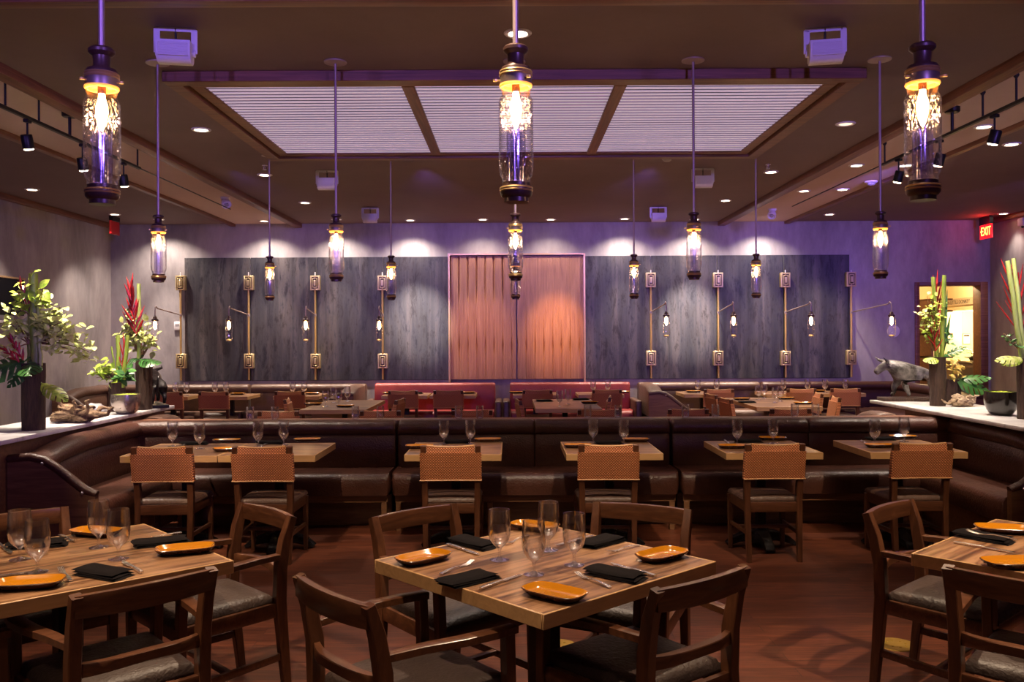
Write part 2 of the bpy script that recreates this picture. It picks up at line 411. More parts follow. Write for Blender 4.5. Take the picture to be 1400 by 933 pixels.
class Proto:
    """first place() puts the built thing itself, later ones put copies with copies of its parts"""
    def __init__(s, root): s.root = root; s.used = False
    def place(s, loc, rz, label, group=None):
        if not s.used:
            s.used = True; r = s.root; kids(r)
            r.location = loc; r.rotation_euler = (0, 0, rz); r['label'] = label
            if group: r['group'] = group
            return r
        return copy_tree(s.root, loc, rz, label, group)
def struct(mb, name, mat, label=None, smooth=True):
    o = mb.build(name, mat, None, smooth); o['kind'] = 'structure'
    if label: o['label'] = label
    return o
def light(kind, name, loc, energy, color, target=None, size=.03, cone=60, blend=.5, rot=None):
    d = bpy.data.lights.new(name, kind); d.energy = energy; d.color = color
    if kind == 'AREA': d.size = size
    else: d.shadow_soft_size = size
    if kind == 'SPOT': d.spot_size = math.radians(cone); d.spot_blend = blend
    o = bpy.data.objects.new(name, d); COL.objects.link(o); o.location = loc
    if target is not None:
        o.rotation_euler = (Vector(target)-Vector(loc)).to_track_quat('-Z', 'Y').to_euler()
    return o
# ================================================================ THE ROOM
D = 14.1; ZC = 3.43
XL, XR, YB = -6.45, 7.70, -2.7
DX0, DX1, DZ = 6.55, 7.53, 2.377
struct(MB().box(XL-.2, 9.8, YB-.2, 18.2, -.1, 0), 'floor', 'floor')
c = MB()
for x0, x1, mi in ((XL-.2, -4.47, 0), (-4.47, -3.43, 1), (-3.43, 3.38, 0), (3.38, 4.42, 1), (4.42, XR+.2, 0)):
    c.box(x0, x1, YB-.2, D, ZC, ZC+.12, mi=mi)
struct(c, 'ceiling', ['ceiling', 'ceiling_strip'], smooth=False)
struct(MB().box(XL-.2, DX0-.03, D, D+.2, 0, ZC).box(DX0-.03, DX1+.03, D, D+.2, DZ+.03, ZC).box(DX1+.03, XR+.2, D, D+.2, 0, ZC), 'wall_back', 'plaster', smooth=False)
struct(MB().box(XL-.2, XL, YB, D, 0, ZC), 'wall_left', 'plaster')
struct(MB().box(XR, XR+.2, YB, D, 0, ZC), 'wall_right', 'plaster')
struct(MB().box(XL-.2, XR+.2, YB-.2, YB, 0, ZC), 'wall_front', 'plaster')
struct(MB().box(-3.49, -3.37, YB, D, ZC-.07, ZC+.01, .01), 'trim_1', 'trim_y')
struct(MB().box(3.32, 3.44, YB, D, ZC-.07, ZC+.01, .01), 'trim_2', 'trim_y')
struct(MB().box(-4.51, -4.44, YB, D, ZC-.045, ZC+.01, .006), 'trim_3', 'trim_y')
struct(MB().box(4.39, 4.46, YB, D, ZC-.045, ZC+.01, .006), 'trim_4', 'trim_y')
struct(MB().box(XL, XL+.09, YB, D, ZC-.07, ZC, .006), 'trim_5', 'trim_y')
struct(MB().box(XR-.09, XR, YB, D, ZC-.07, ZC, .006), 'trim_6', 'trim_y')
struct(MB().box(-3.37, 3.32, 4.70, 4.80, ZC-.022, ZC, .004), 'trim_7', 'trim')
struct(MB().box(XL, XL+.02, YB, D, 0, .12).box(XL, DX0-.1, D-.02, D, 0, .12), 'baseboard_left', 'trim')
# doorway to the lobby
dm = MB()
dm.box(DX0-.07, DX0, D-.03, D+.22, 0, DZ+.06, .006).box(DX1, DX1+.12, D-.03, D+.22, 0, DZ+.06, .006).box(DX0, DX1, D-.03, D+.22, DZ, DZ+.06, .006)
struct(dm, 'door_1', 'trim', 'dark wood door casing around the lit lobby opening')
# lobby beyond
struct(MB().box(4.6, 9.8, 17.6, 17.8, 0, 3.2).box(4.4, 4.6, D+.2, 17.8, 0, 3.2).box(9.6, 9.8, D+.2, 17.6, 0, 3.2), 'wall_lobby', 'cream', smooth=False)
struct(MB().box(4.4, 9.8, D+.2, 17.8, 3.0, 3.2), 'ceiling_lobby', 'cream')
struct(MB().box(7.15, 8.67, 16.9, 17.6, 0, 3.0), 'wall_lobby_recess', 'cream', smooth=False)
struct(MB().prism([(8.36, 16.9), (8.03, 14.9), (9.6, 14.9), (9.6, 16.9)], 2.04, 3.0, 'z'), 'ceiling_lobby_soffit', 'cream', smooth=False)

# steel panels
PW = (5.26-1.0)/4
LP = ['farthest left of all, behind the first two wall lamps', 'second steel panel from the left wall corner', 'third steel panel from the left wall corner', 'just left of the fluted wood doors',
      'just right of the fluted wood doors', 'second to the right of the fluted wood doors', 'third to the right of the fluted wood doors', 'farthest right, beside bare plaster near the lobby doorway']
for i in range(8):
    x0 = (-5.26+i*PW) if i < 4 else (1.17+(i-4)*PW)
    mb = MB().box(-PW/2+.004, PW/2-.004, -.02, 0, -.99, .99, .004, 1)
    o = mb.build('steel_wall_panel', 'steel_panel', loc=(x0+PW/2, D-.004, 1.895))
    tag(o, 'tall streaked dark steel wall panel, '+LP[i], 'wall panel', 'streaked steel panels on the back wall')
# fluted doors
def flute_fn(w, h, kind):
    def fn(u, v):
        x = -w/2+u*w; z = -h/2+v*h; t = v
        d = .0012*math.cos(u*2*PI*42)
        ph = (u*7.5) % 1.0
        g = abs(ph-.5)*2
        k = 1-g
        if kind == 0:
            a = max(0, min(1, (t-.60)/.14)); d -= .034*a*max(0, 1-k/.26)
        sp = math.exp(-((t-.27)/.055)**2)
        wd = .06+.20*sp
        d -= .032*(.25+.75*sp)*max(0, 1-k/wd)*(1 if t < .5 else .25)
        return (x, d, z)
    return lambda u, v: (fn(u, v)[0], -fn(u, v)[1]-.078, fn(u, v)[2])
for i, (a, b) in enumerate(((-.985, .065), (.085, 1.145))):
    w = b-a; h = 1.97
    mb = MB().grid(flute_fn(w, h, i), 400, 56).box(-w/2, w/2, -.02, 0, -h/2, h/2)
    o = mb.build('fluted_wood_door', 'flute', loc=((a+b)/2, D-.004, 1.90), angle=60)
    tag(o, ['fluted wood door panel with long dark grooves, behind the left red sofa', 'finely ribbed fluted wood door panel with a warm spot of light, behind the right red sofa'][i], 'door panel')
fr = thing('door_frame', 'thin brass frame around the pair of fluted wood doors', 'frame', (.08, D-.004, 0))
fr.name = 'brass_surround'
MB().box(-1.095, -1.068, -.105, 0, 0, 2.90).build('jamb', 'brass', fr)
MB().box(1.068, 1.095, -.105, 0, 0, 2.90).build('jamb', 'brass', fr)
MB().box(-1.095, 1.095, -.105, 0, 2.90, 2.925).build('head', 'brass', fr)

# slatted ceiling panel, its lavender glow painted on
sk = thing('ceiling_slat_panel', 'large wood framed ceiling panel of pale slats with painted glow in three bays', 'ceiling panel', (.025, 7.36, ZC))
X0, X1, Y0, Y1 = -2.415, 2.415, -1.36, 1.36
fm = MB()
for k, (o_, z0) in enumerate(((0, -.075), (.125, -.055))):
    w = .105 if k == 0 else .09
    a0, a1, b0, b1 = X0+o_, X1-o_, Y0+o_, Y1-o_
    fm.box(a0, a1, b0, b0+w, z0, 0, .004, 1).box(a0, a1, b1-w, b1, z0, 0, .004, 1)
    fm.box(a0, a0+w, b0+w, b1-w, z0, 0, .004, 1).box(a1-w, a1, b0+w, b1-w, z0, 0, .004, 1)
fm.build('frame', 'trim', sk)
for x in (-.755, .755): MB().box(x-.045, x+.045, Y0+.21, Y1-.21, -.06, 0, .004, 1).build('divider', 'trim_y', sk)
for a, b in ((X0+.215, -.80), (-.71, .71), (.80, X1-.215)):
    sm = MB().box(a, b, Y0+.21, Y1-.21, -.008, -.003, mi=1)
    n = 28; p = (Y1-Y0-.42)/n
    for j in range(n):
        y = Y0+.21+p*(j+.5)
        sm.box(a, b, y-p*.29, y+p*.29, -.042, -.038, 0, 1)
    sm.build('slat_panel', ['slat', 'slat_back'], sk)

# ---------------------------------------------------------------- downlights
def make_downlight(dim):
    t = thing('downlight', '', 'downlight')
    MB().lathe([(.085, 0), (.085, -.004), (.078, -.010), (.062, -.010), (.058, -.004)], 24).build('trim_ring', 'white_plastic', t)
    MB().lathe([(.0, -.003), (.056, -.003), (.054, -.006), (0, -.007)], 20).build('lens', 'downlight_dim' if dim else 'downlight', t)
    return t
P_DL, P_DD = Proto(make_downlight(False)), Proto(make_downlight(True))
WARM = (1.0, .72, .42); WARM2 = (1.0, .80, .56)
# px, py, dim, label
DLS = [
 (275, 177, 0, 'lit recessed ceiling light between the left track and the slat ceiling panel'),
 (708, 45, 0, 'recessed ceiling light directly behind the rod of the big centre pendant'),
 (1156, 169, 1, 'dim recessed ceiling light right of the slat ceiling panel'),
 (362, 239, 0, 'lit recessed ceiling light just beyond the left rear corner of the slat panel'),
 (1054, 235, 0, 'lit recessed ceiling light just beyond the right rear corner of the slat panel'),
 (417, 277, 0, 'small lit recessed ceiling light left of the middle left speaker'),
 (992, 274, 0, 'small lit recessed ceiling light right of the middle right speaker'),
 (361, 302, 0, 'lit recessed light at the far end of the left sand ceiling strip'),
 (561, 301, 0, 'lit recessed light near the back wall, first of the four above the fluted doors'),
 (660, 300, 0, 'lit recessed light near the back wall, second of the four above the fluted doors'),
 (753, 300, 0, 'lit recessed light near the back wall, third of the four above the fluted doors'),
 (854, 299, 0, 'lit recessed light near the back wall, fourth of the four above the fluted doors'),
 (1345, 173, 0, 'largest lit recessed light in the right ceiling strip beside the track'),
 (1171, 226, 0, 'lit recessed light in the right ceiling strip nearer the centre, before the track end'),
 (1238, 226, 0, 'lit recessed light in the right ceiling strip partly behind the big right pendant'),
 (1099, 261, 0, 'lit recessed light in the right ceiling strip, farther along its inner row'),
 (1152, 259, 0, 'lit recessed light in the right ceiling strip, farther along its outer row'),
 (1383, 197, 0, 'lit recessed light in the dark ceiling right of the right strip, at the picture edge'),
 (1134, 293, 0, 'lit recessed light in the dark ceiling near the far end of the right strip'),
 (1372, 292, 0, 'lit recessed light right of the glowing red exit sign'),
 (44, 259, 0, 'lit recessed light in the dark ceiling by the left wall'),
 (157, 293, 0, 'lit recessed light just below the red sign behind the big left pendant'),
]
for px, py, dim, lab in DLS:
    p = atz(px, py, ZC)
    (P_DD if dim else P_DL).place((p.x, p.y, ZC), 0, lab, 'recessed ceiling lights')
# ---------------------------------------------------------------- speakers
def make_speaker():
    t = thing('ceiling_speaker', '', 'speaker')
    g = MB()
    def sec(y): return y
    pr = [(-.10, .07), (-.105, .0), (-.085, -.065), (-.04, -.085), (.02, -.085), (.06, -.05), (.07, .05), (.05, .075)]   # (y,z)
    g.prism([(y*.85, z*.78) for y, z in pr], -.095, .095, 'x', T=tr(0, 0, -.150))
    g.build('body', 'white_plastic', t, angle=50)
    gm = MB()
    for j in range(11):
        z = -.05+j*.0105
        gm.box(-.082, .082, -.092, -.086, z*.7-.003, z*.7+.003, T=tr(0, 0, -.150))
    gm.build('grille', 'white_plastic', t)
    b = MB()
    b.bar([(-.105, 0, -.150), (-.105, 0, -.012), (-.098, 0, -.005), (.098, 0, -.005), (.105, 0, -.012), (.105, 0, -.150)], .035, .008, (0, 1, 0))
    b.tube([(-.112, 0, -.150), (-.09, 0, -.150)], .022).tube([(.112, 0, -.150), (.09, 0, -.150)], .022)
    b.build('bracket', 'white_plastic', t)
    MB().tube([(0, 0, -.005), (0, .01, -.10)], .006).build('cable', 'black_metal', t)
    return t
P_SP = Proto(make_speaker())
for px, py, rz, lab in ((240, 38, .18, 'large white bracket speaker on the ceiling left of the slat panel front'), (1128, 38, -.2, 'large white bracket speaker on the ceiling right of the slat panel front'),
                        (447, 233, .05, 'mid distance white bracket speaker beside the left pendant rod behind the slat panel'), (961, 230, -.05, 'mid distance white bracket speaker beside the right pendant rod behind the slat panel'),
                        (506, 284, .02, 'small far white bracket speaker near the back wall on the left'), (900, 283, -.02, 'small far white bracket speaker near the back wall on the right')):
    p = atz(px, py, ZC); P_SP.place((p.x, p.y, ZC), rz, lab, 'white bracket speakers under the ceiling')
# ---------------------------------------------------------------- track lighting
def make_track(sx, lab):
    t = thing('track_rail', lab, 'lighting track', (3.56*sx, 0, ZC), 0, 'black lighting tracks')
    b = MB().box(-.014, .014, 3.2, 8.4, -.215, -.19, .003, 1).box(-.006, .006, 8.4, 11.1, -.207, -.198)
    b.build('rail', 'black_metal', t)
    for y in (5.2, 6.17, 6.61, 8.35):
        MB().tube([(0, y, 0), (0, y, -.19)], .008).lathe([(.02, 0), (.02, -.012), (.008, -.03)], 12, T=tr(0, y, 0)).build('stem', 'black_metal', t)
    MB().tube([(0, 7.07, 0), (0, 7.07, -.19)], .012).lathe([(0, 0), (.06, 0), (.06, -.035), (.05, -.045), (0, -.045)], 20, T=tr(0, 7.07, 0)).build('canopy', 'black_metal', t)
make_track(-1, 'black lighting track hung under the left sand ceiling strip')
make_track(1, 'black lighting track hung under the right sand ceiling strip')
def make_head():
    t = thing('track_spotlight', '', 'spotlight')
    MB().tube([(0, 0, 0), (0, 0, -.11)], .007).box(-.018, .018, -.03, .03, -.012, .012, .003, 1).build('arm', 'black_metal', t)
    T = tr(0, 0, -.15) @ Matrix.Rotation(.35, 4, 'X')
    MB().shell([(.0, .05), (.036, .05), (.040, .045), (.042, -.05), (.038, -.05), (.036, .0), (0, .0)], 20, T=T).build('can', 'black_metal', t)
    MB().lathe([(0, -.032), (.034, -.036), (.034, -.058), (.028, -.062), (0, -.064)], 16, T=T).build('lamp', 'downlight', t)
    return t
P_HD = Proto(make_head())
for sx, y, lab in ((-1, 6.45, 'track spotlight nearest the picture edge on the left track'), (-1, 7.28, 'track spotlight just left of the big left pendant'), (-1, 8.05, 'track spotlight peeking out right of the big left pendant'),
                   (1, 6.45, 'track spotlight nearest the picture edge on the right track'), (1, 7.28, 'track spotlight just right of the big right pendant'), (1, 8.05, 'track spotlight just left of the big right pendant')):
    P_HD.place((3.56*sx, y, ZC-.228), 0 if sx < 0 else .4, lab, 'track spotlights')
# ---------------------------------------------------------------- small ceiling things
def make_smoke():
    t = thing('smoke_detector', '', 'smoke detector')
    MB().lathe([(0, 0), (.075, 0), (.075, -.012), (.06, -.022), (0, -.022)], 22).build('base', 'white_plastic', t)
    MB().lathe([(.045, -.02), (.045, -.04), (.03, -.05), (0, -.052)], 18).build('sensor', 'grey_plastic', t)
    return t
P_SM = Proto(make_smoke())
for px, py, lab in ((912, 214, 'white smoke detector just behind the slat ceiling panel'), (1191, 248, 'white smoke detector on the right sand ceiling strip')):
    p = atz(px, py, ZC); P_SM.place((p.x, p.y, ZC), 0, lab, 'smoke detectors')
def make_cam():
    t = thing('security_camera', '', 'security camera')
    MB().lathe([(0, 0), (.06, 0), (.06, -.02), (.05, -.03), (0, -.03)], 20).build('base', 'white_plastic', t)
    T = tr(.0, -.03, -.075) @ Matrix.Rotation(-.7, 4, 'X')
    MB().lathe([(.0, .06), (.035, .06), (.06, .0), (.062, -.05), (.052, -.055), (.03, -.03), (0, -.03)], 22, T=T).build('housing', 'white_plastic', t)
    MB().lathe([(0, -.028), (.03, -.028), (.026, -.05), (0, -.055)], 14, T=T).build('lens', 'grey_plastic', t)
    return t
P_CM = Proto(make_cam())
for px, py, rz, lab in ((308, 270, .6, 'white camera on the left sand ceiling strip'), (1056, 286, -.5, 'white camera on the right sand ceiling strip near its far end')):
    p = atz(px, py, ZC); P_CM.place((p.x, p.y, ZC), rz, lab, 'ceiling cameras')
wc = thing('wall_sensor', 'white box sensor with black lens on the wall right of the exit sign', 'sensor', (XR, 13.1, 3.27))
MB().box(-.10, 0, -.07, .07, -.06, .06, .015).build('housing', 'white_plastic', wc)
MB().lathe([(0, 0), (.02, 0), (.016, -.03), (0, -.035)], 14, T=tr(-.06, 0, -.055)).build('lens', 'black_metal', wc)
def make_sprinkler():
    t = thing('sprinkler', '', 'sprinkler')
    MB().lathe([(0, 0), (.03, 0), (.03, -.006), (.01, -.012), (.01, -.03), (0, -.03)], 14).build('body', 'silver', t)
    MB().lathe([(0, -.045), (.022, -.045), (.022, -.048), (0, -.048)], 14).tube([(.012, 0, -.02), (.012, 0, -.046)], .003).tube([(-.012, 0, -.02), (-.012, 0, -.046)], .003).build('deflector', 'silver', t)
    return t
P_SK = Proto(make_sprinkler())
for px, py, lab in ((362, 226, 'tiny sprinkler head by the recessed light beyond the left slat panel corner'), (1050, 225, 'tiny sprinkler head by the recessed light beyond the right slat panel corner')):
    p = atz(px, py, ZC); P_SK.place((p.x, p.y, ZC), 0, lab, 'sprinkler heads')

# ---------------------------------------------------------------- exit signs
ex = thing('exit_sign', 'glowing red exit sign hung by the right wall above the lobby doorway', 'exit sign', (7.40, 13.66, 3.20))
MB().box(-.012, .012, -.17, .17, -.115, .105, .004, 1).build('panel', 'exit_red', ex)
MB().box(-.03, .03, -.15, .15, .105, .23, .004, 1).build('canopy', 'black_metal', ex)
def text_obj(name, body, size, mat, parent, loc, rot, ext=.002, sx=1.0):
    cu = bpy.data.curves.new(name, 'FONT'); cu.body = body; cu.size = size; cu.extrude = ext; cu.align_x = 'CENTER'; cu.align_y = 'CENTER'
    tmp = bpy.data.objects.new(name+'_outline', cu); COL.objects.link(tmp); bpy.context.view_layer.update()
    me = bpy.data.meshes.new_from_object(tmp.evaluated_get(bpy.context.evaluated_depsgraph_get())); bpy.data.objects.remove(tmp); bpy.data.curves.remove(cu)
    me.materials.clear(); me.materials.append(M[mat]); me.name = name
    o = bpy.data.objects.new(name, me); COL.objects.link(o); o.parent = parent
    o.location = loc; o.rotation_euler = rot; o.scale = (sx, 1, 1); return o
text_obj('lettering', 'EXIT', .19, 'exit_letter', ex, (-.014, -.015, -.005), (PI/2, 0, -PI/2), .002, .72)
MB().prism([(.135, 0), (.110, .03), (.110, -.03)], -.018, -.012, 'x').build('arrow', 'exit_letter', ex)
e2 = thing('exit_sign', 'unlit red sign box mostly hidden behind the big left pendant', 'exit sign', (-5.98, 13.2, 3.30))
MB().box(-.012, .012, -.15, .15, -.14, .06, .004, 1).build('panel', 'exit_dim', e2)
MB().box(-.03, .03, -.12, .12, .06, .13, .004, 1).build('canopy', 'black_metal', e2)

# ---------------------------------------------------------------- things on the walls
tv = thing('wall_screen', 'black screen with tan frame on the left wall behind the tall plant', 'screen', (XL+.002, 10.6, 0))
MB().box(0, .05, -.85, .90, 1.90, 2.37, .004, 1).build('panel', 'screen', tv)
MB().box(0, .06, -.87, .92, 2.37, 2.395, .003, 1).build('frame', 'tan_wood', tv)
MB().box(0, .10, -.87, .70, 1.80, 1.83, .004, 1).build('shelf', 'white_plastic', tv)
p = at(245, 446, 14.08)
th = thing('thermostat', 'small white thermostat on plaster beside the leftmost wall lamp', 'thermostat', (p.x-.03, D, p.z))
MB().box(-.055, .055, -.025, 0, -.07, .07, .01).build('housing', 'white_plastic', th)
MB().box(-.035, .035, -.028, -.02, .0, .04, .003, 1).build('display', 'grey_plastic', th)
p = at(1222, 453, 14.08)
tag(MB().lathe([(0, 0), (.10, 0), (.10, .012), (.09, .018), (0, .018)], 28, T=Matrix.Rotation(PI/2, 4, 'X')).build('wall_disc', 'white_plastic', loc=(p.x, D-.001, p.z)), 'pale round disc on the plaster beside the rightmost wall lamp', 'wall disc')

# ---------------------------------------------------------------- lobby contents
sh = thing('display_shelf', 'tall dark shelving seen through the lobby doorway behind the right flowers', 'shelving', (7.22, 15.6, 0))
sm = MB().box(.0, .04, -.5, .5, 0, 2.2).box(0, .40, .46, .5, 0, 2.2)
sm.build('back_panel', 'trim', sh)
for z in (.4, .8, 1.2, 1.6, 2.0, 2.2): MB().box(.0, .38, -.5, .46, z-.015, z+.015).build('shelf', 'trim', sh)
cb = thing('lobby_cabinet', 'pale cabinet standing in the lobby behind the doorway', 'cabinet', (8.5, 16.1, 0))
MB().box(-.45, .5, -.2, .2, 0, 1.08, .004, 1).build('body', 'cabinet', cb)
MB().box(-.47, .52, -.22, .22, 1.08, 1.11, .004, 1).build('worktop', 'paper', cb)
bs = thing('lobby_plant', 'dark leafy plant on the pale lobby cabinet', 'plant', (8.47, 16.05, 1.11))
lm = MB()
for k in range(90):
    a = random.uniform(0, 2*PI); r = random.uniform(.02, .13); z = random.uniform(.04, .20)
    q = Vector((r*math.cos(a)*1.2, r*math.sin(a)*.8, z)); d = Vector((math.cos(a), math.sin(a), random.uniform(-.2, .6))).normalized()*.07
    s_ = d.cross(Vector((0, 0, 1))).normalized()*.025
    lm.add([q, q+d*.5+s_, q+d, q+d*.5-s_, q+d*.5+Vector((0, 0, .008))], [(0, 1, 4), (1, 2, 4), (2, 3, 4), (3, 0, 4)])
lm.build('foliage', 'leaf_deep', bs)
MB().lathe([(0, 0), (.08, 0), (.11, .07), (.10, .07), (0, .045)], 18).build('planter', 'bowl_dark', bs)
bd = thing('lettered_band', 'stone coloured band with dark lettering across the lobby soffit', 'sign', (8.185, 15.90, 2.19), -math.radians(99.4))
MB().box(-.98, .98, -.02, .005, -.065, .065).build('band', 'band', bd)
text_obj('lettering', 'AN LITTLE DONKEY', .095, 'ink', bd, (-.22, -.022, -.005), (PI/2, 0, 0), .001, 1.50)
nt_ = thing('framed_notice', 'small framed notice with black heading in the bright lobby recess', 'notice', (9.12, 17.598, 1.50))
MB().box(-.075, .075, -.015, 0, -.11, .11, .003, 1).build('frame', 'tan_wood', nt_)
MB().box(-.062, .062, -.018, -.014, -.097, .097).build('paper', 'paper', nt_)
MB().box(-.055, .055, -.0195, -.0175, .05, .085).build('heading', 'ink', nt_)
# ================================================================ SEATING
def cushion(mb, poly, z0, z1, puff=.02, r=.022, T=None):
    """soft cushion over a convex quad poly (x,y list, ccw) with rounded rim"""
    n = 10
    def bil(u, v):
        a, b, c, d = [Vector((p[0], p[1], 0)) for p in poly]
        return (a*(1-u)+b*u)*(1-v)+(d*(1-u)+c*u)*v
    def e(t): return 0.5-0.5*math.cos(PI*t)
    def top(u, v):
        uu, vv = e(u), e(v)
        p = bil(uu, vv)
        k = (4*uu*(1-uu))*(4*vv*(1-vv))
        edge = min(uu, 1-uu, vv, 1-vv)
        rr = .075
        h = 1 if edge > rr else math.sqrt(max(0, 1-((rr-edge)/rr)**2))
        return (p.x, p.y, z0+.006+(z1-z0-.006)*h+puff*k)
    mb.grid(top, 16, 16, T)
    def side(u, v):
        per = u*4; k = int(per) % 4; t = per-int(per)
        a = poly[k]; b = poly[(k+1) % 4]
        return (a[0]+(b[0]-a[0])*t, a[1]+(b[1]-a[1])*t, z0+.006*v)
    mb.grid(side, 16, 1, T)
    mb.add([(p[0], p[1], z0) for p in poly], [(0, 1, 2, 3)], T)
    return mb

def make_armchair():
    t = thing('dining_armchair', '', 'chair')
    for s in (-1, 1):
        x = .215*s
        MB().bar([(x*.97, -.285, 0), (x, -.262, .22), (x, -.245, .43), (x, -.250, .58), (x*1.01, -.272, .70), (x*1.03, -.305, .80)],
                 [.034, .038, .042, .042, .040, .036], [.036, .044, .052, .052, .046, .034], (0, 1, 0)).build('leg', 'chair_wood', t)
        MB().bar([(.245*s, .225, 0), (.248*s, .220, .40), (.252*s, .212, .612)], [.028, .038, .038], [.030, .040, .040], (0, 1, 0)).build('leg', 'chair_wood', t)
        MB().bar([(x*1.0, -.258, .628), (.235*s, -.12, .632), (.258*s, .02, .630), (.262*s, .14, .626), (.254*s, .238, .622)], [.034, .042, .050, .052, .046], .026).build('armrest', 'chair_rail', t)
        MB().bar([(x*.985, -.265, .185), (.246*s, .222, .165)], .020, .032).build('side_stretcher', 'chair_rail', t)
    n = 10
    def arc(z, y0, bow, xm): return [(xm*(2*i/n-1), y0-bow*(1-(2*i/n-1)**2), z) for i in range(n+1)]
    MB().bar(arc(.765, -.300, .028, .225), .028, [.070+.006*(1-(2*i/n-1)**2) for i in range(n+1)]).build('top_rail', 'chair_rail', t)
    lr = [(x, y, z+.012*math.sin(PI*(i/n))**2) for i, (x, y, z) in enumerate(arc(.548, -.248, .045, .205))]
    MB().bar(lr, [.022+.016*math.sin(PI*i/n) for i in range(n+1)], [.046-.012*math.sin(PI*i/n) for i in range(n+1)]).build('lower_rail', 'chair_rail', t)
    fr = MB().bar([(-.235, .218, .395), (.235, .218, .395)], .026, .062).bar([(-.205, -.248, .395), (.205, -.248, .395)], .026, .062)
    for s in (-1, 1): fr.bar([(.212*s, -.245, .395), (.245*s, .22, .395)], .026, .062)
    fr.build('seat_frame', 'chair_rail', t)
    cushion(MB(), [(-.205, -.225), (.205, -.225), (.238, .242), (-.238, .242)], .424, .466, .016).build('seat_cushion', 'seat_pad', t)
    MB().bar([(-.236, 0, .178), (.236, 0, .178)], .030, .020).build('cross_stretcher', 'chair_rail', t)
    return t
def make_woven(side=False):
    t = thing('woven_dining_chair', '', 'chair')
    for s in (-1, 1):
        MB().bar([(.178*s, -.235, 0), (.182*s, -.215, .25), (.184*s, -.205, .44), (.187*s, -.222, .62), (.192*s, -.262, .835)], [.032, .038, .042, .042, .038], [.036, .042, .046, .044, .036], (0, 1, 0)).build('leg', 'chair_wood', t)
        MB().bar([(.196*s, .195, 0), (.198*s, .185, .41)], [.028, .038], [.028, .038], (0, 1, 0)).build('leg', 'chair_wood', t)
        MB().bar([(.180*s, -.222, .20), (.197*s, .19, .20)], .018, .028).build('side_stretcher', 'chair_rail', t)
    def yb(z): return -.222-(z-.58)*.165
    bw = MB()
    def slab(u, v, off):
        z = .585+.20*v; x = .216*(2*u-1)
        q = abs(2*u-1); e = .012*max(0, (q-.9)/.1)
        return (x, yb(z)+off*(.030-e)+.012*(1-q*q), z)
    bw.grid(lambda u, v: slab(u, v, -1), 20, 8).grid(lambda u, v: slab(u, v, 1), 20, 8)
    for u in (0, 1): bw.grid(lambda a, v, u=u: slab(u, v, 2*a-1), 2, 8)
    for v in (0, 1): bw.grid(lambda u, a, v=v: slab(u, v, 2*a-1), 20, 2)
    def strip(u, v, off):
        z = .785+.048*v-.012*v*(1-(2*u-1)**2); x = .168*(2*u-1)
        return (x, yb(z)+off*(.020-.010*v)+.012*(1-(2*u-1)**2), z)
    bw.grid(lambda u, v: strip(u, v, -1), 16, 4).grid(lambda u, v: strip(u, v, 1), 16, 4)
    for u in (0, 1): bw.grid(lambda a, v, u=u: strip(u, v, 2*a-1), 2, 4)
    bw.grid(lambda u, a: strip(u, 1, 2*a-1), 16, 2)
    o = bw.build('woven_back', 'woven', t)
    MB().tube([(-.218, yb(.588)-.026, .588), (0, yb(.588)-.015, .588), (.218, yb(.588)-.026, .588)], .006, 6).build('edging', 'woven_edge', o)
    MB().tube([(.166*q, yb(.833)+.012*(1-q*q), .836-.012*(1-q*q)) for q in (-1, -.6, -.2, .2, .6, 1)], .008, 6).build('edging', 'woven_edge', o)
    fr = MB().bar([(-.19, .185, .385), (.19, .185, .385)], .024, .07).bar([(-.18, -.208, .385), (.18, -.208, .385)], .024, .07)
    for s in (-1, 1): fr.bar([(.184*s, -.2, .385), (.194*s, .185, .385)], .024, .07)
    fr.build('seat_frame', 'chair_rail', t)
    cushion(MB(), [(-.198, -.18), (.198, -.18), (.212, .205), (-.212, .205)], .42, .455, .012).build('seat_cushion', 'leather_tan', t)
    MB().bar([(-.188, .02, .2), (.188, .02, .2)], .018, .026).build('cross_stretcher', 'chair_rail', t)
    return t
def make_table(name, w, d, edge, r=.36):
    t = thing(name, '', 'table')
    tp = MB().box(-w/2+.006, w/2-.006, -d/2+.006, d/2-.006, .705, .750, .003, 1).build('tabletop', 'table', t)
    e = MB()
    e.box(-w/2, w/2, -d/2, -d/2+.009, .702, .7506, .002, 1).box(-w/2, w/2, d/2-.009, d/2, .702, .7506, .002, 1)
    e.box(-w/2, -w/2+.009, -d/2+.009, d/2-.009, .702, .7506, .002, 1).box(w/2-.009, w/2, -d/2+.009, d/2-.009, .702, .7506, .002, 1)
    e.build('edge_band', 'table_edge', tp)
    pw = .045 if edge else .034
    MB().box(-pw, pw, -pw, pw, .05, .69, .006, 1).build('pedestal', 'black_metal', t)
    MB().box(-w*.3, w*.3, -.03, .03, .685, .706).box(-.03, .03, -d*.3, d*.3, .685, .706).build('bracket', 'black_metal', t)
    b = MB()
    for k in range(4):
        a = k*PI/2
        dx, dy = math.cos(a), math.sin(a)
        b.bar([(0, 0, .085), (dx*r*.45, dy*r*.45, .075), (dx*r*.8, dy*r*.8, .045), (dx*r, dy*r, .014)], [.085, .075, .065, .07], [.09, .07, .05, .026])
    b.lathe([(0, .02), (.09, .03), (.09, .08), (.055, .13), (0, .13)], 16)
    b.build('base', 'black_gloss', t)
    return t
P_AC, P_WC = Proto(make_armchair()), Proto(make_woven())

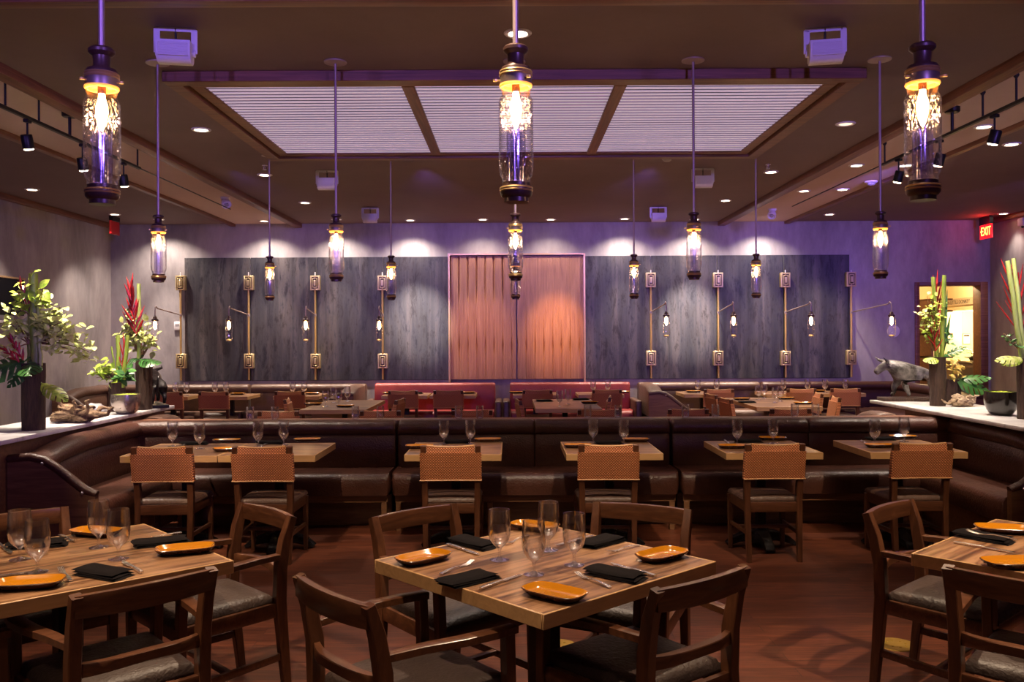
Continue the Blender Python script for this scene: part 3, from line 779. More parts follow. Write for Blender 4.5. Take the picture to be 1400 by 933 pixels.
# ---- front tables (corners surveyed at table height .75)
TA = math.radians(45-2.2)
FT = {'centre': (.117, 3.315), 'left': (-1.71, 3.363), 'right': (2.19, 3.375)}
P_FT = Proto(make_table('dining_table', .915, .915, True, .30))
FTL = {'centre': 'square walnut dining table turned cornerwise in the middle of the foreground', 'left': 'square walnut dining table cornerwise at the left edge of the foreground', 'right': 'square walnut dining table cornerwise at the right edge of the foreground'}
for k, (x, y) in FT.items(): P_FT.place((x, y, 0), TA, FTL[k], 'square foreground tables')
def face(cx, cy, fx, fy): return math.atan2(-fx, fy)
ACS = [
 (-.345, 2.973, .361, .31, 'wooden armchair in front of the centre table on its left, back towards us'),
 (.436, 3.128, -.279, .35, 'wooden armchair in front of the centre table on its right, back towards us'),
 (-.25, 3.80, .318, -.354, 'wooden armchair on the far left side of the centre table, facing us'),
 (.475, 3.84, -.203, -.426, 'wooden armchair on the far right side of the centre table, turned askew'),
 (-1.362, 3.864, -.70, -.70, 'wooden armchair with leather seat on the far right side of the left table'),
 (-1.415, 3.088, -.709, .705, 'wooden armchair with its back to us in front of the left table'),
 (-2.07, 3.78, .70, -.70, 'wooden armchair at the far left side of the left table, rail tinted purple'),
 (-2.03, 2.93, .70, .70, 'wooden armchair tucked under the near left side of the left table, mostly out of frame'),
 (1.96, 3.86, .68, -.734, 'wooden armchair on the far left side of the right table'),
 (1.867, 3.07, .70, .70, 'wooden armchair with its back to us in front of the right table'),
]
for x, y, fx, fy, lab in ACS: P_AC.place((x, y, 0), face(0, 0, fx, fy), lab, 'wooden armchairs at the foreground tables')

# ---- banquette tables and woven chairs
BT = [(-2.475, 'first'), (-1.77, 'second'), (-.43, 'third'), (.735, 'fourth'), (1.885, 'fifth'), (2.925, 'sixth')]
P_BT = Proto(make_table('banquette_table', .70, .74, False, .26))
ORD = ['leftmost', 'second from the left', 'third from the left', 'fourth from the left', 'fifth from the left', 'rightmost']
for i, (x, _) in enumerate(BT):
    P_BT.place((x, 6.67, 0), 0, 'small walnut table at the long dark banquette, %s of its six' % ORD[i], 'six tables at the dark banquette')
CPX = [222, 360, 616, 832, 1057, 1257]
for i, px in enumerate(CPX):
    p = at(px, 632, 6.17)
    P_WC.place((p.x, 6.40, 0), [.03, .0, .01, -.01, .02, .03][i], 'orange woven back chair at the long dark banquette, %s of the six' % ORD[i], 'woven chairs at the dark banquette')
# ---- row of chairs behind the divider
MRX = [382, 521, 646, 817, 940, 1079]
for i, px in enumerate(MRX):
    p = at(px, 568, 9.1)
    P_WC.place((p.x, 9.32, 0), 0, 'woven chair behind the banquette divider, only its top showing, %s of six' % ORD[i], 'woven chairs behind the divider')
# ---- middle tables with side chairs
P_MT = Proto(make_table('long_dining_table', .78, 1.55, False, .24))
for (x, y, lab) in ((-2.10, 11.0, 'long table in the middle of the room on the left'), (.66, 11.0, 'long table in the middle of the room, straight behind the centre pendants'), (3.27, 11.1, 'long table in the middle of the room on the right')):
    P_MT.place((x, y, 0), 0, lab+', set with glasses', 'long mid room tables')
MS = [(-2.78, 10.95, 1, 'left side of the left long table'), (-1.40, 10.75, -1, 'right side of the left long table'), (.10, 10.55, 1, 'left side of the middle long table'), (1.20, 11.05, -1, 'right side of the middle long table'),
      (2.60, 11.37, 1, 'left side of the right long table, farther of two'), (2.60, 10.62, 1, 'left side of the right long table, nearer of two'), (3.98, 11.50, -1, 'right side of the right long table, farther of two'), (3.94, 10.78, -1, 'right side of the right long table, nearer of two')]
for x, y, s, lab in MS:
    P_WC.place((x+.23*s, y, 0), -PI/2*s+.12*s, 'woven chair at the '+lab, 'side chairs at the long tables')
# ---- tables and chairs along the back wall
P_RT = Proto(make_table('bench_table', .66, .65, False, .15))
RTX = [223, 305, 403, 552, 618, 733, 823, 968, 1082, 1155]
RLAB = ['leftmost on the left brown bench', 'second on the left brown bench, by the gap', 'alone on the second brown bench', 'on the left of the left red sofa', 'on the right of the left red sofa', 'on the left of the right red sofa', 'on the right of the right red sofa', 'alone on the third brown bench', 'on the far right bench, left one', 'on the far right bench, right one']
for i, px in enumerate(RTX):
    p = at(px, 541, 12.55); P_RT.place((p.x, 12.935, 0), 0, 'small bench table by the back wall, '+RLAB[i], 'small tables along the back wall')
RCX = [229, 292, 396, 551, 613, 735, 830, 983, 1096, 1156]
for i, px in enumerate(RCX):
    p = at(px, 545, 12.4); P_WC.place((p.x, 12.66, 0), 0, 'woven chair by the back wall, '+RLAB[i].replace('on the', 'before the',1), 'chairs along the back wall')

# ================================================================ BANQUETTES
PROF = [(.0, .44), (-.014, .52), (-.018, .62), (-.006, .735), (.006, .752), (-.018, .768), (-.030, .80), (-.022, .84), (.006, .868), (.06, .878), (.13, .874), (.18, .862), (.20, .84), (.20, .44)]
def puffy(mb, prof, a0, a1, put, segs=16, e=.022, zs=None):
    """sweep a (d,z) profile from a0 to a1 with softened ends; put(d, z, a) -> point; zs(t) scales height above .46"""
    st = [(a0, .05), (a0+(a1-a0)/abs(a1-a0)*e*.35, .022), (a0+(a1-a0)/abs(a1-a0)*e, .0)]
    en = [(a1-(a1-a0)/abs(a1-a0)*e, .0), (a1-(a1-a0)/abs(a1-a0)*e*.35, .022), (a1, .05)]
    mid = [(st[2][0]+(en[0][0]-st[2][0])*k/segs, 0) for k in range(1, segs)]
    rings = st+mid+en
    cd = sum(d for d, z in prof)/len(prof); cz = .66
    n = len(prof); vs = []
    for a, ins in rings:
        t = (a-a0)/(a1-a0); h = zs(t) if zs else 1
        for d, z in prof:
            dd = d+(cd-d)*ins*2; zz = z+(cz-z)*ins*1.2
            zz = .46+(zz-.46)*h if zz > .46 else zz
            vs.append(put(dd, zz, a))
    fs = []
    for i in range(len(rings)-1):
        for k in range(n):
            k2 = (k+1) % n; fs.append((i*n+k, i*n+k2, (i+1)*n+k2, (i+1)*n+k))
    fs.append(tuple(range(n))); fs.append(tuple((len(rings)-1)*n+k for k in range(n)))
    mb.add(vs, fs)
SEATP = [(.0, .30), (-.008, .36), (-.006, .43), (.018, .468), (.06, .478), (.50, .474), (.50, .30)]   # d from the front edge
def wing_h(t): return 1.0 if t < .55 else 1.0-.24*((t-.55)/.45)**1.6
def banquette(name, label, cat, x0, x1, yf, wl=0.0, wr=0.0, leather='leather', wood='panel_wood', group=None, seat_splits=(), back_splits=(), end_l=False, end_r=False, dep=.42):
    """yf: front face of the backrest. wl/wr: length of the side wings towards the camera"""
    t = thing(name, label, cat, ((x0+x1)/2, yf, 0), 0, group)
    ox = (x0+x1)/2; a, b = x0-ox, x1-ox
    xs = [a]+[s-ox for s in back_splits]+[b]
    for i in range(len(xs)-1):
        mb = MB(); puffy(mb, PROF, xs[i]+.004, xs[i+1]-.004, lambda d, z, q: (q, d, z)); mb.build('backrest', leather, t, angle=50)
    il = a+(.20 if wl else 0); ir = b-(.20 if wr else 0)
    for s, L, inner in ((-1, wl, il), (1, wr, ir)):
        if not L: continue
        mb = MB(); puffy(mb, PROF, -.015, -L, lambda d, z, q, s=s, inner=inner: (inner+s*d, q, z), 22, .03, wing_h); mb.build('wing_backrest', leather, t, angle=50)
        mb = MB(); puffy(mb, [(d, z) for d, z in SEATP if d < .5]+[(.48, .47), (.48, .30)], -.06, -L-.02, lambda d, z, q, s=s, inner=inner: (inner-s*dep+s*d*.95, q, z), 6, .03)
        mb.build('wing_seat', leather, t, angle=50)
        MB().box(min(inner-s*(dep-.06), inner), max(inner-s*(dep-.06), inner), -L+.04, -.10, .06, .30).build('wing_base', wood, t)
        # wooden end panel with padded sloping edge
        xo = inner+s*.21; xi = inner-s*(dep-.035)
        pts = [(xo, 0), (xo, .775), (inner+s*.06, .785), (inner-s*.03, .765), (inner-s*.12, .705), (inner-s*.22, .625), (inner-s*.30, .562), (xi, .528), (xi, 0)]
        pn = MB().prism(pts, -L-.075, -L-.02, 'y').build('end_panel', wood, t)
        MB().tube([(q[0], -L-.048, q[1]+.004) for q in pts[1:8]], [.034]*6+[.03], 10).build('padded_edge', leather, pn)
        nl = MB()
        for q in (pts[3], pts[6]): nl.lathe([(0, 0), (.012, .002), (.008, .010), (0, .013)], 10, T=tr(q[0], -L-.078, q[1]-.012) @ Matrix.Rotation(PI/2, 4, 'X'))
        nl.build('nail_head', 'silver', pn)
    sl = il+(dep+.012 if wl else 0); sr = ir-(dep+.012 if wr else 0)
    xs = [sl]+[s-ox for s in seat_splits]+[sr]
    for i in range(len(xs)-1):
        mb = MB(); puffy(mb, SEATP, xs[i]+.004, xs[i+1]-.004, lambda d, z, q: (q, -dep+d*.9, z)); mb.build('seat', leather, t, angle=50)
    fr = MB().box(sl+.02, sr-.02, -dep+.05, -dep+.08, .235, .298, .003, 1).box(a+.02, b-.02, .10, .19, 0, .44)
    fr.box(sl+.02, sr-.02, -.12, -.09, 0, .26)
    fr.build('base_rail', wood, t)
    k = max(2, int((sr-sl)/.75)+1)
    for i in range(k):
        x = sl+.05+(sr-sl-.10)*i/(k-1)
        MB().box(x-.022, x+.022, -dep+.045, -dep+.09, 0, .236, .003, 1).build('leg', wood, t)
    return t
YF = 7.58
GB = 'sections of the long dark banquette'
banquette('banquette', 'long dark leather banquette, left corner section with side wing', 'banquette', -3.42, -1.01, YF, 1.56, 0, group=GB, back_splits=(-2.22,))
banquette('banquette', 'long dark leather banquette, straight centre section', 'banquette', -.99, 1.36, YF, group=GB, back_splits=(.19,))
banquette('banquette', 'long dark leather banquette, right corner section with side wing', 'banquette', 1.38, 3.97, YF, 0, 1.56, group=GB, back_splits=(2.56,))
dv = thing('divider_wall', 'low dark wooden divider with ledge behind the long dark banquette', 'divider', (.28, 7.94, 0))
MB().box(-3.66, 3.64, -.07, .07, 0, .835, .003, 1).build('panel', 'panel_wood', dv)
MB().box(-3.68, 3.66, -.11, .09, .835, .857, .004, 1).build('ledge', 'trim', dv)
for sx, x0, lab in ((-1, -3.23, 'brown leather bolster behind the divider beside the left marble counter'), (1, 3.36, 'brown leather bolster behind the divider beside the right marble counter')):
    mb = MB(); puffy(mb, PROF, 0, .62, lambda d, z, q, sx=sx: (sx*d, q, z), 14, .05, lambda t: 1.0 if t < .4 else 1-.3*((t-.4)/.6)**1.8)
    t = thing('leather_bolster', lab, 'bolster', (x0, 8.06, 0), 0)
    mb.build('cushion', 'leather_tan', t, angle=50)
    MB().box(min(.02*sx, .18*sx), max(.02*sx, .18*sx), .02, .58, 0, .46).build('base', 'panel_wood', t)
GR = 'brown benches along the back wall'
RY = 13.5
banquette('bench', 'brown leather bench in the left corner by the back wall', 'bench', -6.44, -4.06, RY, 1.15, 0, 'leather_tan', group=GR)
banquette('bench', 'brown leather bench with curved end, left of the left red sofa', 'bench', -4.03, -2.26, RY, 0, 1.0, 'leather_tan', group=GR)
banquette('bench', 'brown leather bench with curved end, right of the right red sofa', 'bench', 1.945, 3.82, RY, 1.0, 0, 'leather_tan', group=GR)
banquette('bench', 'dark brown corner bench by the back wall near the bull statue', 'bench', 3.85, 6.05, RY, 0, 2.2, 'leather', group=GR)
def red_sofa(x0, x1, lab):
    t = thing('sofa', lab, 'sofa', ((x0+x1)/2, RY, 0), 0, 'red sofas along the back wall')
    w = (x1-x0)/2
    mb = MB(); puffy(mb, [(.0, .44), (-.01, .6), (0, .84), (.02, .875), (.06, .885), (.14, .88), (.18, .86), (.2, .44)], -w, w, lambda d, z, q: (q, d, z)); mb.build('backrest', 'leather_red', t, angle=50)
    wl = w-.01
    mb = MB(); puffy(mb, SEATP, -wl, wl, lambda d, z, q: (q, -.43+d, z)); mb.build('seat', 'leather_red', t, angle=50)
    for s in (-1, 1):
        x = s*(w+.055)
        MB().box(x-.05, x+.05, -.56, .19, .02, .64, .025, 3).build('armrest', 'leather_tan', t)
    MB().box(-w, w, -.34, .18, .05, .30).build('base', 'panel_wood', t)
red_sofa(-2.12, -.262, 'red leather sofa left of the gap between the fluted doors')
red_sofa(-.035, 1.815, 'red leather sofa right of the gap between the fluted doors')

# ================================================================ COUNTERS
def counter(x0, x1, y0, y1, bx0, bx1, lab):
    t = thing('marble_counter', lab, 'counter', ((x0+x1)/2, (y0+y1)/2, 0))
    w, d = (x1-x0)/2, (y1-y0)/2
    MB().box(-w, w, -d, d, .898, .93, .005, 2).build('worktop', 'marble', t)
    cx = (x0+x1)/2
    MB().box(bx0-cx, bx1-cx, -d+.06, d-.05, 0, .898, .004, 1).build('body', 'panel_wood', t)
    return t
counter(-3.95, -3.36, 5.75, 8.72, -3.88, -3.44, 'marble topped counter on the left carrying tall plants and driftwood')
counter(3.66, 4.42, 5.1, 8.98, 4.0, 4.37, 'marble topped counter on the right carrying bull statue and flowers')
fdn = 0
P_FD = None
fd = thing('floor_outlet', '', 'floor outlet')
MB().lathe([(0, .0), (.10, .0), (.098, .004), (.08, .005), (0, .005)], 28).build('cover', 'gold_disc', fd)
kn = MB()
for k in range(8): kn.lathe([(0, .004), (.008, .004), (.006, .008), (0, .008)], 8, T=tr(.05*math.cos(k*PI/4), .05*math.sin(k*PI/4), 0))
kn.build('stud', 'gold_disc', fd)
P_FD = Proto(fd)
for px, py, lab in ((1225, 882, 'round brass floor outlet under the armchair of the right table'), (763, 884, 'round brass floor outlet behind the pedestal of the centre table')):
    p = atz(px, py, 0); P_FD.place((p.x, p.y, 0), 0, lab, 'round brass floor outlets')
# ================================================================ PENDANTS
def make_pendant():
    t = thing('pendant_lamp', '', 'pendant lamp')
    z0 = -1.46      # bottom of the lamp below the ceiling
    T = tr(0, 0, z0); k = .00209
    MB().lathe([(0, 0), (.075, 0), (.075, -.008), (.03, -.014), (0, -.014)], 28).build('canopy', 'rod', t)
    MB().tube([(0, 0, 0), (0, 0, z0+.44)], .0085, 12).build('rod', 'rod', t)
    MB().lathe([(.0, .446), (.030, .446), (.036, .440), (.036, .432), (.030, .426), (.024, .422), (.0225, .395), (.026, .388), (.040, .384), (.043, .378), (.043, .372), (0, .372)], 28, T=T).build('spool_cap', 'bronze', t)
    co = MB().lathe([(.0, .374), (.0455, .374), (.0475, .370), (.0455, .366), (.0475, .362), (.0455, .358), (.0455, .335), (.041, .335), (.041, .37)], 28, T=T).build('collar', 'collar', t)
    MB().lathe([(.0462, .3735), (.048, .370), (.046, .3665), (.048, .3615), (.0462, .358)], 28, T=T).build('brass_band', 'brass', co)
    sc = MB()
    for a in (.4, 2.5, 4.6): sc.tube([(.044*math.cos(a), .044*math.sin(a), .346), (.058*math.cos(a), .058*math.sin(a), .346)], .003, 8, T=T).lathe([(0, -.004), (.006, -.003), (.006, .003), (0, .004)], 8, T=T @ tr(.059*math.cos(a), .059*math.sin(a), .346))
    sc.build('thumbscrew', 'brass', co)
    MB().lathe([(.040, .337), (.0465, .335), (.0472, .331), (.044, .327), (.036, .328), (.036, .337)], 28, T=T).build('lit_ring', 'amber_ring', t)
    MB().shell([(.043, .325), (.040, .312), (.041, .304), (.047, .294), (.0495, .285), (.0497, .12), (.049, .088), (.046, .076), (.040, .068), (.0405, .058), (.038, .052), (.036, .052), (.038, .060), (.0375, .068), (.044, .080), (.0465, .09), (.0472, .12), (.047, .284), (.0445, .292), (.038, .302), (.037, .312), (.040, .325)], 36, T=T).build('glass_jar', 'lamp_glass', t)
    b = MB().lathe([(0, .318), (.008, .318), (.010, .300), (.0155, .28), (.0165, .262), (.012, .235), (.005, .215), (0, .208)], 16, T=T); b.build('bulb', 'bulb', t)
    MB().lathe([(0, .37), (.012, .365), (.012, .315), (0, .315)], 14, T=T).build('socket', 'bronze', t)
    MB().shell([(.016, .20), (.017, .12), (.016, .06)], 16, T=T).shell([(.027, .21), (.028, .12), (.027, .06)], 20, T=T).build('inner_tube', 'violet_glint_tube', t)
    cp = MB().lathe([(0, .055), (.040, .055), (.040, .046), (.046, .042), (.0475, .036), (.046, .030), (.046, .022), (.040, .014), (.035, .012), (.035, 0), (0, 0)], 28, T=T).build('bottom_cap', 'bronze', t)
    MB().lathe([(.0464, .0425), (.048, .039), (.0466, .036), (.048, .033), (.0464, .0295)], 28, T=T).build('brass_band', 'brass', cp)
    return t
P_PD = Proto(make_pendant())
PEND = [(140, 280, 2.50, .012, 'large near pendant lamp on the left'), (706, 278, 2.50, .012, 'large near pendant lamp in the centre'), (1262, 276, 2.50, .012, 'large near pendant lamp on the right')]
for px, lab in ((217, 'leftmost of the five in the second row'), (460, 'second from the left of the five in the second row'), (705, 'centre of the second row, below the big centre pendant'), (949, 'fourth from the left in the second row'), (1204, 'rightmost of the five in the second row')):
    PEND.append((px, 385-.005*(px-217), 5.82, 0, 'glass jar pendant lamp, '+lab))
for px, lab in ((369, 'leftmost small one of the far row'), (535, 'second small one from the left in the far row'), (705, 'small one of the far row hidden behind the centre lamps'), (867, 'fourth small one from the left in the far row'), (1034, 'rightmost small one of the far row')):
    PEND.append((px, 411-.005*(px-369), 8.80, 0, 'glass jar pendant lamp, '+lab))
PLOC = []
for px, py, Y, dz, lab in PEND:
    p = at(px, py, Y)
    P_PD.place((p.x, Y, ZC+dz), random.uniform(0, 6), lab, 'glass jar pendant lamps'); PLOC.append((p.x, Y, ZC+dz-1.46+.25))

# ================================================================ WALL LAMPS
SCN = [(247, 212, 'leftmost wall lamp, standing on bare plaster edge', 387), (340, 313, 'second wall lamp from the left', 387), (431, 418, 'third wall lamp from the left', 387), (523, 518.5, 'fourth wall lamp, nearest the doors on their left', 387),
       (890, 911, 'fifth wall lamp, nearest the doors on their right', 383), (982, 1003, 'sixth wall lamp from the left', 383), (1074, 1109, 'seventh wall lamp from the left', 383), (1164, 1219, 'rightmost wall lamp, reaching over bare plaster', 382)]
SLOC = []
for px, lx, lab, by in SCN:
    yw = D-.10
    p0 = at(px, 430, yw); top = at(px, 374 if by > 385 else 371, yw).z; jz = at(px, 431 if px < 700 else 427, yw).z
    lp = at(lx, 452 if px < 700 else 446, 12.98)
    t = thing('wall_lamp', 'brass swing arm '+lab, 'wall lamp', (p0.x, yw, 0), 0, 'brass swing arm wall lamps')
    MB().tube([(0, 0, .92), (0, 0, top-.05)], .016, 12).build('pole', 'brass', t)
    MB().tube([(0, 0, top-.06), (0, 0, top+.02)], .008, 8).build('pole_tip', 'white_plastic', t)
    for z in (at(px, by, yw).z, at(px, by+107, yw).z):
        b = MB().box(-.075, .075, .0, .075, z-.115, z+.115, .006, 1).box(-.078, .078, -.012, .0, z-.118, z+.118, .004, 1)
        for q, h, d in ((.066, .106, -.030), (.040, .078, -.036)):
            b.box(-q, -q+.012, d, -.01, z-h, z+h, .003, 1).box(q-.012, q, d, -.01, z-h, z+h, .003, 1).box(-q+.012, q-.012, d, -.01, z-h, z-h+.012, .003, 1).box(-q+.012, q-.012, d, -.01, z+h-.012, z+h, .003, 1)
        b.box(-.016, .016, -.040, -.01, z-.045, z+.045, .003, 1)
        bo = b.build('bracket', 'bracket', t)
        MB().box(-.055, .055, -.0145, -.011, z-.095, z+.095).box(-.028, .028, -.0185, -.015, z-.066, z+.066).build('recess', 'bronze', bo)
    L = Vector((lp.x-p0.x, lp.y-yw, 0)); zt = lp.z+.365
    hook = [(0, 0, jz), (L.x*.92, L.y*.92, zt-.035), (L.x*.955, L.y*.955, zt-.008), (L.x*.985, L.y*.985, zt-.015), (L.x, L.y, zt-.06), (L.x, L.y, lp.z+.20)]
    MB().tube(hook, .009, 10).lathe([(0, -.022), (.022, -.02), (.022, .02), (0, .022)], 12, T=tr(0, 0, jz)).build('arm', 'rod', t)
    T = tr(L.x, L.y, lp.z)
    MB().lathe([(0, .215), (.018, .213), (.022, .20), (.030, .19), (.030, .175), (.046, .165), (.050, .15), (.046, .138), (0, .138)], 20, T=T).build('socket', 'bronze', t)
    MB().shell([(.046, .14), (.052, .12), (.054, .08), (.054, -.10), (.050, -.135), (.036, -.162), (.0, -.172)], 24, T=T).build('glass_shade', 'lamp_smooth', t)
    MB().lathe([(0, .14), (.012, .135), (.022, .11), (.025, .08), (.020, .045), (.009, .015), (0, .01)], 16, T=T).build('bulb', 'bulb', t)
    MB().lathe([(.030, -.155), (.038, -.145), (.030, -.13), (0, -.128), (0, -.165)], 18, T=T).build('end_cap', 'bracket', t)
    SLOC.append((p0.x+L.x, yw+L.y, lp.z+.05))

# ================================================================ TABLEWARE
def make_goblet():
    return MB().lathe([(0, 0), (.037, 0), (.0375, .002), (.030, .004), (.012, .008), (.0062, .014), (.0056, .036), (.009, .046), (.024, .060), (.037, .078), (.0428, .102), (.0430, .135), (.041, .165), (.0388, .192), (.0376, .192), (.0396, .165), (.0416, .135), (.0414, .103), (.035, .081), (.021, .065), (0, .056)], 28).build('goblet', 'glass')
def make_tumbler():
    return MB().lathe([(0, 0), (.024, 0), (.030, .006), (.0345, .03), (.0355, .06), (.033, .118), (.0318, .118), (.034, .06), (.033, .032), (.027, .014), (0, .010)], 24).build('tumbler', 'glass')
def make_plate():
    mb = MB(); n = 40
    def ring(k, z):
        out = []
        for i in range(n):
            a = 2*PI*i/n; c, s_ = math.cos(a), math.sin(a); e = 2/3.6
            out.append((.112*k*abs(c)**e*(1 if c > 0 else -1), (.112*k-.046)*abs(s_)**e*(1 if s_ > 0 else -1), z))
        return out
    rs = [(.74, 0, 1), (.80, .002, 1), (.93, .014, 1), (1.0, .0235, 1), (.985, .0255, 1), (.955, .0235, 0), (.88, .014, 0), (.78, .0085, 0), (.62, .0075, 0)]
    vs = []
    for k, z, m in rs: vs += ring(k, z)
    for i in range(len(rs)-1):
        fs = [(i*n+j, i*n+(j+1) % n, (i+1)*n+(j+1) % n, (i+1)*n+j) for j in range(n)]
        mb.add([], [], None); mb.f += fs; mb.m += [1 if rs[i+1][2] else 0]*n
    mb.v = [tuple(v) for v in vs]
    mb.f += [tuple(range(n)), tuple((len(rs)-1)*n+j for j in range(n))]; mb.m += [1, 0]
    return mb.build('plate', ['plate', 'plate_edge'], angle=60)
def make_fork():
    mb = MB()
    mb.bar([(-.10, 0, .004), (-.06, 0, .008), (-.015, 0, .010), (.025, 0, .005), (.045, 0, .004)], [.014, .013, .007, .007, .020], .003)
    for y in (-.0085, -.003, .003, .0085): mb.bar([(.042, y, .004), (.065, y, .006), (.092, y*.95, .013)], .0034, .0022)
    return mb.build('fork', 'silver')
def make_knife():
    mb = MB()
    mb.bar([(-.115, 0, .005), (-.06, 0, .006), (-.005, 0, .006), (.005, 0, .005)], [.015, .014, .010, .012], [.007, .008, .007, .004])
    mb.bar([(.005, 0, .005), (.03, .001, .005), (.08, .001, .005), (.11, -.003, .005)], [.014, .019, .018, .005], .002)
    return mb.build('knife', 'silver')
def make_napkin():
    mb = MB()
    for i in range(3):
        def f(u, v, i=i, o=1):
            x = .105*(2*u-1)-.008*i+.004*math.sin(v*5+i); y = .050*(2*v-1)+.003*i
            k = (1-(2*v-1)**8)*(1-(2*u-1)**10)
            return (x, y, .002+.0075*i+.004*math.sin(u*4+i*1.3)*.5+(.008*k if o else 0))
        mb.grid(lambda u, v: f(u, v, o=1), 14, 10).grid(lambda u, v: f(u, v, o=0), 14, 10)
    o = mb.build('napkin', 'napkin', angle=70)
    return o
PG, PT, PP, PF, PK, PN = [Proto(f()) for f in (make_goblet, make_tumbler, make_plate, make_fork, make_knife, make_napkin)]
for p_, c_ in ((PG, 'glass'), (PT, 'glass'), (PP, 'plate'), (PF, 'fork'), (PK, 'knife'), (PN, 'napkin')): p_.root['category'] = c_
TZ = .7508
def put(P, px, py, ang, lab, grp, z=TZ): 
    p = atz(px, py, z); return P.place((p.x, p.y, z), ang, lab, grp)
def lay(P, x0, y0, x1, y1, lab, grp, z=TZ):
    """long thing from handle pixel to tip pixel"""
    a, b = atz(x0, y0, z), atz(x1, y1, z); d = b-a
    m = (a+b)/2; return P.place((m.x, m.y, z), math.atan2(d.y, d.x), lab, grp)
Q = PI/4
c = 'on the centre table'
for px, py, l in ((683, 766, 'left'), (750, 753, 'rearmost'), (730, 786, 'nearest'), (785, 773, 'right')): put(PG, px, py, 0, 'stemmed water glass, %s of the four %s' % (l, c), 'water glasses on the centre table')
for px, py, a, l in ((579, 768, Q, 'left corner'), (905, 764, Q-.1, 'right corner'), (758, 817, -Q+.1, 'near corner'), (731, 724, -.5, 'far corner')): put(PP, px, py, a, 'amber glazed plate at the %s of the centre table' % l, 'amber plates on the centre table')
for px, py, a, l in ((643, 795, Q-.05, 'near left edge'), (648, 746, -Q, 'far left edge'), (843, 789, -Q+.12, 'near right edge'), (824, 743, Q, 'far right edge')): put(PN, px, py, a, 'folded black napkin at the %s of the centre table' % l, 'black napkins on the centre table')
for q, l in (((593, 790, 656, 767), 'near left edge'), ((842, 808, 780, 784), 'near right edge'), ((873, 747, 830, 758), 'far right edge'), ((716, 736, 697, 744), 'far left edge')): lay(PF, *q, 'silver fork at the %s of the centre table' % l, 'forks on the centre table')
for q, l in (((651, 809, 720, 785), 'near left edge'), ((901, 791, 829, 770), 'near right edge'), ((813, 734, 757, 748), 'far right edge'), ((609, 745, 660, 762), 'far left edge')): lay(PK, *q, 'silver knife at the %s of the centre table' % l, 'knives on the centre table')
c = 'on the left foreground table'
for px, py, l in ((51, 783, 'nearest'), (27, 766, 'leftmost'), (135, 749, 'rearmost'), (162, 765, 'rightmost')): put(PG, px, py, 0, 'stemmed water glass, %s of the four %s' % (l, c), 'water glasses on the left table')
for px, py, a, l in ((40, 803, Q-.6, 'near edge, beside the fork'), (253, 756, .35, 'right corner'), (131, 732, -.3, 'far corner')): put(PP, px, py, a, 'yellow amber plate at the %s of the left table' % l, 'amber plates on the left table')
for px, py, a, l in ((142, 787, -.45, 'near edge'), (224, 744, .45, 'right edge, by the corner plate'), (54, 747, .3, 'far edge, behind the glasses')): put(PN, px, py, a, 'folded black napkin at the %s of the left table' % l, 'black napkins on the left table')
for q, l in (((102, 802, 77, 774), 'near edge'), ((82, 733, 102, 743), 'far edge')): lay(PF, *q, 'silver fork at the %s of the left table' % l, 'forks on the left table')
for q, l in (((194, 785, 166, 768), 'near edge, right of the napkin'), ((237, 732, 187, 741), 'far right edge'), ((-4, 744, 18, 760), 'far left side, beside the leftmost glass'), ((-30, 792, 28, 786), 'near left, behind the yellow plate')): lay(PK, *q, 'silver knife at the %s of the left table' % l, 'knives on the left table')
c = 'right foreground table'
for px, py, a, l in ((1372, 728, -.25, 'far left edge'), (1386, 775, .1, 'near left edge')): put(PP, px, py, a, 'bright amber plate at the %s of the %s' % (l, c), 'amber plates on the right table')
put(PN, 1347, 738, -.9, 'folded black napkin on the right foreground table between its two plates', None)
lay(PK, 1298, 742, 1395, 759, 'silver knife beside the napkin on the right foreground table', None)
lay(PF, 1372, 737, 1336, 731, 'silver fork lying on the napkin of the right foreground table', None, TZ+.042)
# banquette tables
g = 'water glasses on the banquette tables'
for i, (a, b) in enumerate((((236, 611), (273, 614)), ((353, 611), (388, 609)), ((607, 608), (643, 608)), ((811, 606), (853, 608)), ((1008, 608), (1057, 607)), ((1196, 608), (1236, 604)))):
    put(PG, *a, 0, 'left water glass on the small table %s along the dark banquette' % ORD[i], g); put(PG, *b, 0, 'right water glass on the small table %s along the dark banquette' % ORD[i], g)
g = 'plates on the banquette tables'
for px, py, a, i, l in ((310, 605, .1, 0, 'far right'), (312, 617, .2, 1, 'near left'), (420, 604, .1, 1, 'far right'), (667, 604, .05, 2, 'far right'), (574, 613, .1, 2, 'near left'), (869, 604, 0, 3, 'far right'), (790, 612, 0, 3, 'near left'), (1002, 613, 0, 4, 'near left'), (1056, 602, -.1, 4, 'far right'), (1203, 612, 0, 5, 'near left'), (1235, 600, -.1, 5, 'far right')):
    put(PP, px, py, a, 'amber plate at the %s of the banquette table %s' % (l, ORD[i]), g)
g = 'napkins on the banquette tables'
for px, py, i in ((266, 608, 0), (370, 607, 1), (625, 606, 2), (834, 607, 3), (1024, 605, 4), (1205, 602, 5)): put(PN, px, py, .05, 'black napkin between the glasses of the banquette table %s' % ORD[i], g)
g = 'knives on the banquette tables'
for q, i in (((250, 610, 259, 606), 0), ((358, 610, 372, 606), 1), ((996, 607, 990, 602), 4), ((1184, 608, 1176, 602), 5)): lay(PK, *q, 'knife beside the napkin on the banquette table %s' % ORD[i], g)
